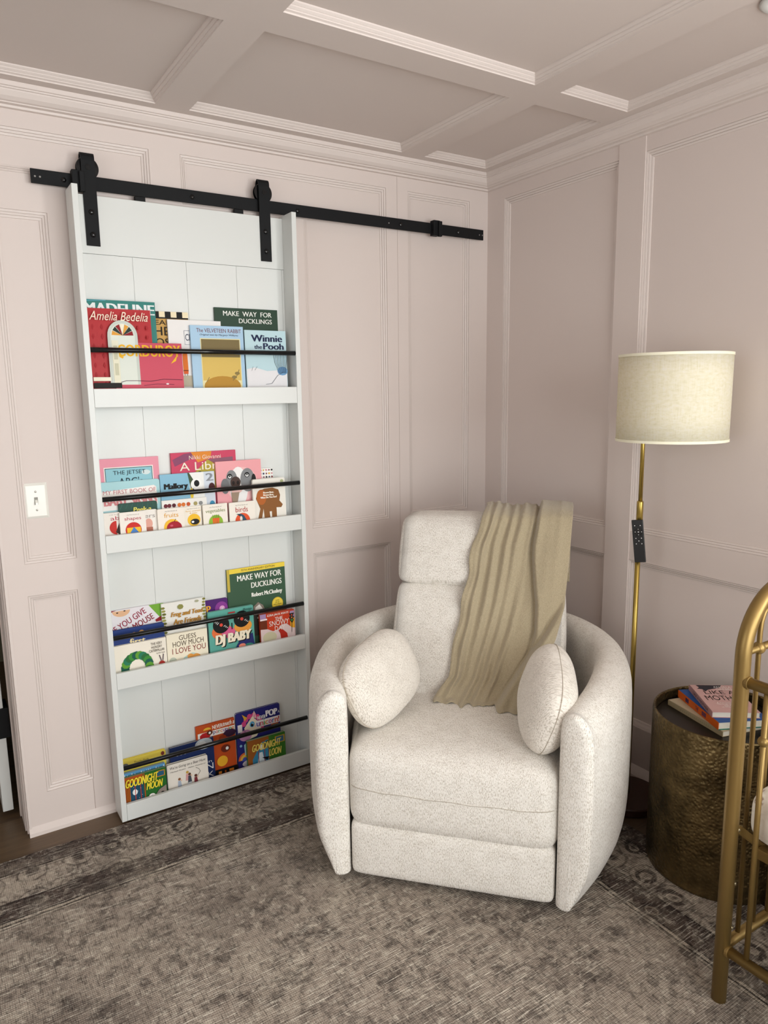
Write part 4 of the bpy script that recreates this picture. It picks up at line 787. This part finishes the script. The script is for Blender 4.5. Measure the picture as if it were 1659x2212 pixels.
# ------------------------------------------------------------------ throw
zl = [1.06, 1.025, .945, .85, .76, .67, .57, .52, .457]; ul = [.015, .005, -.021, -.031, -.044, -.058, -.071, -.076, -.115]; ur = [.325, .322, .318, .312, .303, .280, .235, .215, .190]
def interp(z, xs_, ys_):
    for i in range(len(xs_)-1):
        if xs_[i] >= z >= xs_[i+1]: k = (xs_[i]-z)/(xs_[i]-xs_[i+1]); return ys_[i]+(ys_[i+1]-ys_[i])*k
    return ys_[0] if z > xs_[0] else ys_[-1]
def sstep(a, b_, x): x = max(0, min(1, (x-a)/(b_-a))); return x*x*(3-2*x)
NS, NT = 90, 110; mb = MB(); mb.uv = []
for j in range(NT+1):
    L = j/NT*1.12                                       # length along the throw: .34 behind, .16 over, rest in front
    if L < .30: z = .771+L*.85; y0 = .625+(z-.45)*TB; ph = 0; nx = 1
    elif L < .48:
        q = (L-.30)/.18*PI; z = 1.026+.026*math.sin(q); y0 = .505+.12*math.cos(q)+(z-.45)*TB-.0; nx = math.cos(q)
    else:
        z = 1.026-(L-.48)*.905; y0 = .385+(z-.45)*TB; nx = -1
    fr = max(0, (L-.48)/.64)
    if nx == -1:
        y0 = min(y0, .40+(z-.45)*TB)
        if z < .505: y0 = y0-(.505-z)*.75
        z = max(z, .462)
    for i in range(NS+1):
        s_ = i/NS; zz = z if nx < 0 else 1.026
        x = interp(zz, zl, ul)*(1-s_)+interp(zz, zl, ur)*s_
        if nx == 1: x = .01*(1-s_)+.318*s_
        f = 0.0
        for c, wd, am in ((.05, .022, .010), (.13, .03, .011), (.24, .04, .008), (.34, .035, .007), (.44, .04, .009), (.53, .03, .006)): 
            cc = c+.02*math.sin(4*fr+c*20); f += am*math.exp(-((s_-cc)/wd)**2)
        v0 = .61+.20*sstep(.1, .8, fr); vf = 1-sstep(.62, .8, fr); f += .030*vf*sstep(v0, v0+.045, s_)*(1-.45*sstep(.85, 1.0, s_)); f -= .014*vf*math.exp(-((s_-v0)/.018)**2)
        dg = 1.0-.33*max(0, fr-.38)/.62; f += .036*sstep(dg-.01, dg+.04, s_)*sstep(.40, .55, fr)-.012*math.exp(-((s_-dg)/.022)**2)*sstep(.42, .6, fr)
        f += .005*math.sin(30*s_+5*fr)*sstep(.6, 1, fr)+.0035*math.sin(9*fr+14*s_)
        if s_ < .16: f += .008*math.sin(fr*30+1.2)*(1-s_/.16)
        f += .004*math.sin(2*PI*9*s_+2*fr)*(s_ < .6)
        if fr > .92: f += .012*(fr-.92)/.08*(1+math.sin(s_*44))*(1 if s_ < .35 else .4)
        if nx == -1:
            xo = .004*math.sin(fr*24)*(1-sstep(0, .2, s_)); mb.v.append((x+xo, y0-.004-f, z+(.006*math.sin(40*s_) if fr > .97 and s_ < .3 else 0)-.020*s_*(fr > .97)*0))
        elif nx == 1: mb.v.append((x, y0+.006+f*.5, z))
        else:
            mb.v.append((x, y0-f*(1-nx)/2+f*.5*(1+nx)/2, z+f*.75*math.sin(q)+.003))
        mb.uv.append((s_*.62, L))
for j in range(NT):
    for i in range(NS): a = j*(NS+1)+i; mb.f.append((a, a+1, a+NS+2, a+NS+1))
th_ = obj('throw_blanket', mb, WOOL, None, smooth=True, recalc=False); th_.location = CH; th_.rotation_euler = (0, 0, CR)
tag(th_, 'olive beige cable knit throw draped over the back of the armchair', 'blanket')
sd = th_.modifiers.new('solid', 'SOLIDIFY'); sd.thickness = .007; sd.offset = 1
sb = th_.modifiers.new('sub', 'SUBSURF'); sb.levels = 1; sb.render_levels = 1

# ------------------------------------------------------------------ floor lamp
LP = (-.150, -.979, 0); SO = (-.045, -.139)
t = thing('floor_lamp', 'brass floor lamp with cream linen drum shade standing in the corner behind the armchair', 'floor lamp', LP)
mb = MB(); mb.lathe([(.0001, 0), (.118, 0), (.122, .004), (.122, .026), (.118, .030), (.0001, .030)], seg=56); obj('base', mb, RUST, t)
mb = MB(); mb.tube([(0, 0, .030), (0, 0, 1.07)], .0088, 20); obj('lower_pole', mb, BRASS, t, smooth=True)
mb = MB(); mb.lathe([(.0095, 1.035), (.0108, 1.037), (.0108, 1.098), (.0098, 1.101), (.0072, 1.103)], seg=24); obj('pole_collar', mb, BRASS, t, smooth=True)
mb = MB(); mb.tube([(0, 0, 1.07), (0, 0, 1.53)], .0070, 20); mb.tube([(0, 0, 1.53), (SO[0], SO[1], 1.53)], .006, 12); obj('upper_pole', mb, BRASS, t, smooth=True)
mb = MB(); seg = 96; R_ = .1665; mb.uv = []
for z in (1.317, 1.405, 1.495, 1.583):
    for k in range(seg+1): a = 2*PI*k/seg; mb.v.append((SO[0]+R_*math.cos(a), SO[1]+R_*math.sin(a), z)); mb.uv.append((k/seg, (z-1.3)))
for r_ in range(3):
    for k in range(seg): a = r_*(seg+1)+k; mb.f.append((a, a+1, a+seg+2, a+seg+1))
o = obj('lamp_shade', mb, SHADE, t, smooth=True, recalc=False); sd = o.modifiers.new('s', 'SOLIDIFY'); sd.thickness = .0015
for z0, z1 in ((1.316, 1.324), (1.576, 1.584)):
    mb = MB(); mb.lathe([(R_-.002, z0), (R_+.0016, z0), (R_+.0016, z1), (R_-.002, z1), (R_-.002, z0)], (SO[0], SO[1], 0), 96); obj('shade_trim', mb, SHBAND, t, smooth=False)
mb = MB(); mb.sphere((SO[0], SO[1], 1.47), .03); obj('bulb', mb, mat('frosted_bulb', '#f4efe2', .3), t, smooth=True)
mb = MB()
for k in range(3): a = 2*PI*k/3+.5; mb.tube([(SO[0], SO[1], 1.535), (SO[0]+R_*math.cos(a)*.99, SO[1]+R_*math.sin(a)*.99, 1.555)], .0018, 8)
obj('shade_spider', mb, BRASS, t)
# remote control stuck to the pole
rdir = math.atan2(-2.557-LP[1], -2.191-LP[0])
rc = thing('remote_control', 'slim black remote control stuck to the brass lamp pole', 'remote control', (LP[0]-.0075, LP[1]-.0175, .893), (0, math.radians(-6.5), rdir+PI/2-math.radians(6)))
mb = MB(); mb.box((-.0185, -.0045, 0), (.0185, .0045, .147)); obj('remote_body', mb, mat('remote_black_plastic', '#121315', .35), rc, bevel=.0018)
mb = MB(); mb.tube([(.0015, -.0045, .106), (.0015, -.0056, .106)], .0145, 32); obj('button_ring', mb, mat('remote_button_black', '#060607', .25), rc)
PR = mat('remote_print', '#c9c9c9', .5)
for x_, z_ in ((-.009, .128), (.009, .128), (-.008, .084), (.010, .084), (.001, .075), (-.008, .065), (.010, .065)):
    mb = MB(); mb.tube([(x_, -.0045, z_), (x_, -.0053, z_)], .0042, 18); bt = obj('button', mb, mat('remote_button_black', '#060607', .25), rc)
    mb = MB(); mb.tube([(x_, -.0053, z_), (x_, -.0055, z_)], .0019, 10); obj('button_symbol', mb, PR, bt)
for x_, z_ in ((.0015, .106), (.0015, .1155), (.0015, .0965), (-.009, .106), (.012, .106)):
    mb = MB(); mb.tube([(x_, -.0056, z_), (x_, -.0058, z_)], .0022 if z_ == .106 and x_ == .0015 else .0014, 10); obj('button_symbol', mb, PR, rc)

# ------------------------------------------------------------------ drum table
TC = (-.2165, -1.370, 0)
t = thing('drum_side_table', 'hammered bronze drum side table with a raised rim beside the armchair', 'side table', TC)
mb = MB(); mb.lathe([(.200, .009), (.203, .011), (.2045, .02), (.2045, .497), (.203, .502), (.2025, .5065), (.199, .508), (.1965, .506), (.1955, .500), (.1955, .478)], seg=120)
obj('drum_body', mb, HAM, t, smooth=True)
mb = MB(); mb.lathe([(.0001, .476), (.1956, .476), (.1956, .470), (.0001, .470)], seg=72); obj('table_top', mb, DKMETAL, t)
# ------------------------------------------------------------------ books on the table
def lying(name, label, c, ang_, z, L, W, th, cov, spine, spinecol=None, extra=None):
    r = thing(name, label, 'book', (c[0], c[1], z), (0, 0, ang_), 'books stacked on the drum table')
    mb = MB(); e = .0012; mb.box((-W/2, -L/2, 0), (W/2, L/2, e)); mb.box((-W/2, -L/2, th-e), (W/2, L/2, th)); obj('cover', mb, C(cov, .4), r)
    mb = MB(); mb.box((-W/2-.0006, -L/2, 0), (-W/2+e, L/2, th)); obj('spine', mb, C(spine, .4), r)
    mb = MB(); mb.box((-W/2+e, -L/2+.002, e), (W/2-.002, L/2-.002, th-e)); obj('pages', mb, PAGE, r)
    return r
def lt(r, body, m, box, z, face='top'):
    o = txt(body, m, r, box, 0)
    for v in o.data.vertices:
        x, _, zz = v.co
        v.co = (x, zz, z) if face == 'top' else (-z-.0010, -x, zz)
    return o
r = lying('hardcover_book', 'beige cloth book, lowest of the pile on the bronze drum table', (-.199, -1.335), math.radians(-14.7), .4765, .235, .172, .0165, '#b6a78c', '#a89878')
mb = MB()
for k in range(16): mb.box((-.0868, .06-.0085*k-.004, .005), (-.0860, .06-.0085*k, .0105))
obj('spine_lettering', mb, C('#9c8d70'), r)
r = lying('hardcover_book', 'thick blue book with bright orange spine, middle of the pile on the bronze drum table', (-.190, -1.345), math.radians(-27.2), .4935, .236, .160, .0235, '#27508f', '#c85a1c')
lt(r, 'THE', C('#2b2a55'), (-.010, .008, .005, .0185), .080, 'side')
mb = MB()
for a_ in (.070, .065, .060, .055, -.028, -.034, -.040, -.046): mb.box((-.0811, a_-.0036, .005), (-.0803, a_, .0185))
obj('spine_lettering', mb, C('#2b2a55'), r)
mb = MB(); mb.box((-.080, -.118, -.0003), (.08, .118, .0022)); obj('back_cover', mb, C('#2f7a63'), r)
r = lying('paperback_book', 'dusty pink paperback with black lettering on top of the drum table pile', (-.187, -1.345), math.radians(-36.8), .5175, .200, .138, .0175, '#c9a09b', '#a97f7d')
zt_ = .0178
lt(r, 'LIKE A', C('#17120f'), (-.042, .052, .030, .056), zt_); lt(r, 'MOTHER', C('#17120f'), (-.052, .060, -.016, .018), zt_)
lt(r, 'ANGELA\nGARBES', C('#efe6df'), (.000, .055, .062, .090), zt_)
lt(r, 'A Feminist Journey\nThrough the Science\nand Culture\nof PREGNANCY', C('#efe6df'), (-.035, .045, -.068, -.030), zt_)
lt(r, 'LIKE A MOTHER', C('#2a1d1f'), (-.06, .07, .004, .013), .069, 'side')
mb = MB(); pts = [(-.050, .098), (-.045, .080), (-.055, .070), (-.040, .066), (-.036, .048), (-.024, .062), (-.005, .070), (.02, .080), (.03, .099)]
mb.add([(x, y, zt_-.00018) for x, y in pts], [tuple(range(len(pts)))]); obj('cover_picture', mb, C('#2b2830'), r, recalc=False)

# ------------------------------------------------------------------ crib
cx0, cx1, cy0, cy1 = -.686, -.045, -1.687, -3.05
t = thing('metal_crib', 'matte gold metal crib with arched tubular end at the right edge of the picture', 'crib', (cx0, cy0, 0))
W_, L_ = cx1-cx0, cy1-cy0
for ye, nm in ((0, 'arched_end'), (L_, 'arched_end')):
    pts = [(0, ye, .009), (0, ye, .5), (0, ye, .87)]+[(.15-.15*math.cos(a), ye, .885+.15*math.sin(a)) for a in [PI/2*k/14 for k in range(15)]]
    pts += [(W_-.15+.15*math.sin(a), ye, .885+.15*math.cos(a)) for a in [PI/2*k/14 for k in range(15)]]+[(W_, ye, .5), (W_, ye, .009)]
    mb = MB(); mb.tube(pts, .0172, 24); obj(nm, mb, GOLD, t, smooth=True)
    mb = MB(); mb.tube([(.012, ye, .153), (W_-.012, ye, .153)], .0125, 16); obj('bottom_bar', mb, GOLD, t, smooth=True)
    mb = MB(); mb.tube([(.012, ye, .893), (W_-.012, ye, .893)], .0085, 14); obj('cross_bar', mb, GOLD, t, smooth=True)
    for k in range(9):
        x = .0615+.0645*k
        if x > W_-.03: break
        mb = MB()
        if k == 0: mb.tube([(x, ye, .16), (x, ye, .93), (x+.003, ye, .955), (x+.012, ye, .975), (x+.026, ye, .990)], .0058, 12)
        else:
            ztop = 1.025 if .13 < x < W_-.13 else .985
            mb.tube([(x, ye, .16), (x, ye, ztop)], .0058, 12)
        obj('spindle', mb, GOLD, t, smooth=True)
        mb = MB(); mb.sphere((x, ye, .893), .0145); obj('spindle_ball', mb, GOLD, t, smooth=True)
for xe in (0, W_):
    mb = MB(); mb.tube([(xe, -.010, .829), (xe, L_+.010, .829)], .0125, 18); obj('side_rail', mb, GOLD, t, smooth=True)
    mb = MB(); mb.tube([(xe, -.010, .150), (xe, L_+.010, .150)], .0125, 18); obj('side_bottom_rail', mb, GOLD, t, smooth=True)
    for z in (.829, .150):
        mb = MB(); mb.tube([(xe, -.012, z), (xe, -.0205, z)], .0152, 18); obj('rail_collar', mb, GOLD, t, smooth=False, bevel=.001)
    k = 0; y = -.060
    while y > L_+.03:
        mb = MB(); mb.tube([(xe, y, .155), (xe, y, .825)], .0062, 12); obj('spindle', mb, GOLD, t, smooth=True)
        mb = MB(); mb.sphere((xe, y, .706), .0125, 12); obj('spindle_ball', mb, GOLD, t, smooth=True)
        y -= .0655
for z in (.462, .324, .207): mb = MB(); mb.dome((.0165*.62, -.0165*.85, z), .0052, .003); obj('bolt', mb, mat('bright_bolt', '#d9cfae', .2, .9), t, smooth=True)
mb = MB(); mb.add([(.012, -.012, .452), (.012, -.012, .472), (.060, -.045, .405), (.060, -.045, .425), (.016, -.016, .452), (.016, -.016, .472), (.063, -.049, .405), (.063, -.049, .425)],
   [(0, 1, 3, 2), (4, 6, 7, 5), (0, 4, 5, 1), (2, 3, 7, 6), (1, 5, 7, 3), (0, 2, 6, 4)]); obj('support_bracket', mb, GOLD, t)
mb = MB(); mb.box((.035, L_+.03, .398), (.063, -.045, .424)); mb.box((W_-.063, L_+.03, .398), (W_-.035, -.045, .424)); mb.box((.0635, -.063, .399), (W_-.0635, -.042, .423)); mb.box((.0635, L_+.032, .399), (W_-.0635, L_+.055, .423))
obj('mattress_support', mb, GOLD, t, bevel=.002)
o = obj('crib_mattress', cushion((.030, L_+.035, .425), (W_-.030, -.009, .562), .048, (.0, .0, .006), n=16), FLOR, None, smooth=True, sub=1); o.location = (cx0, cy0, 0)
tag(o, 'white crib mattress in floral cotton sheet lying inside the gold crib', 'mattress')
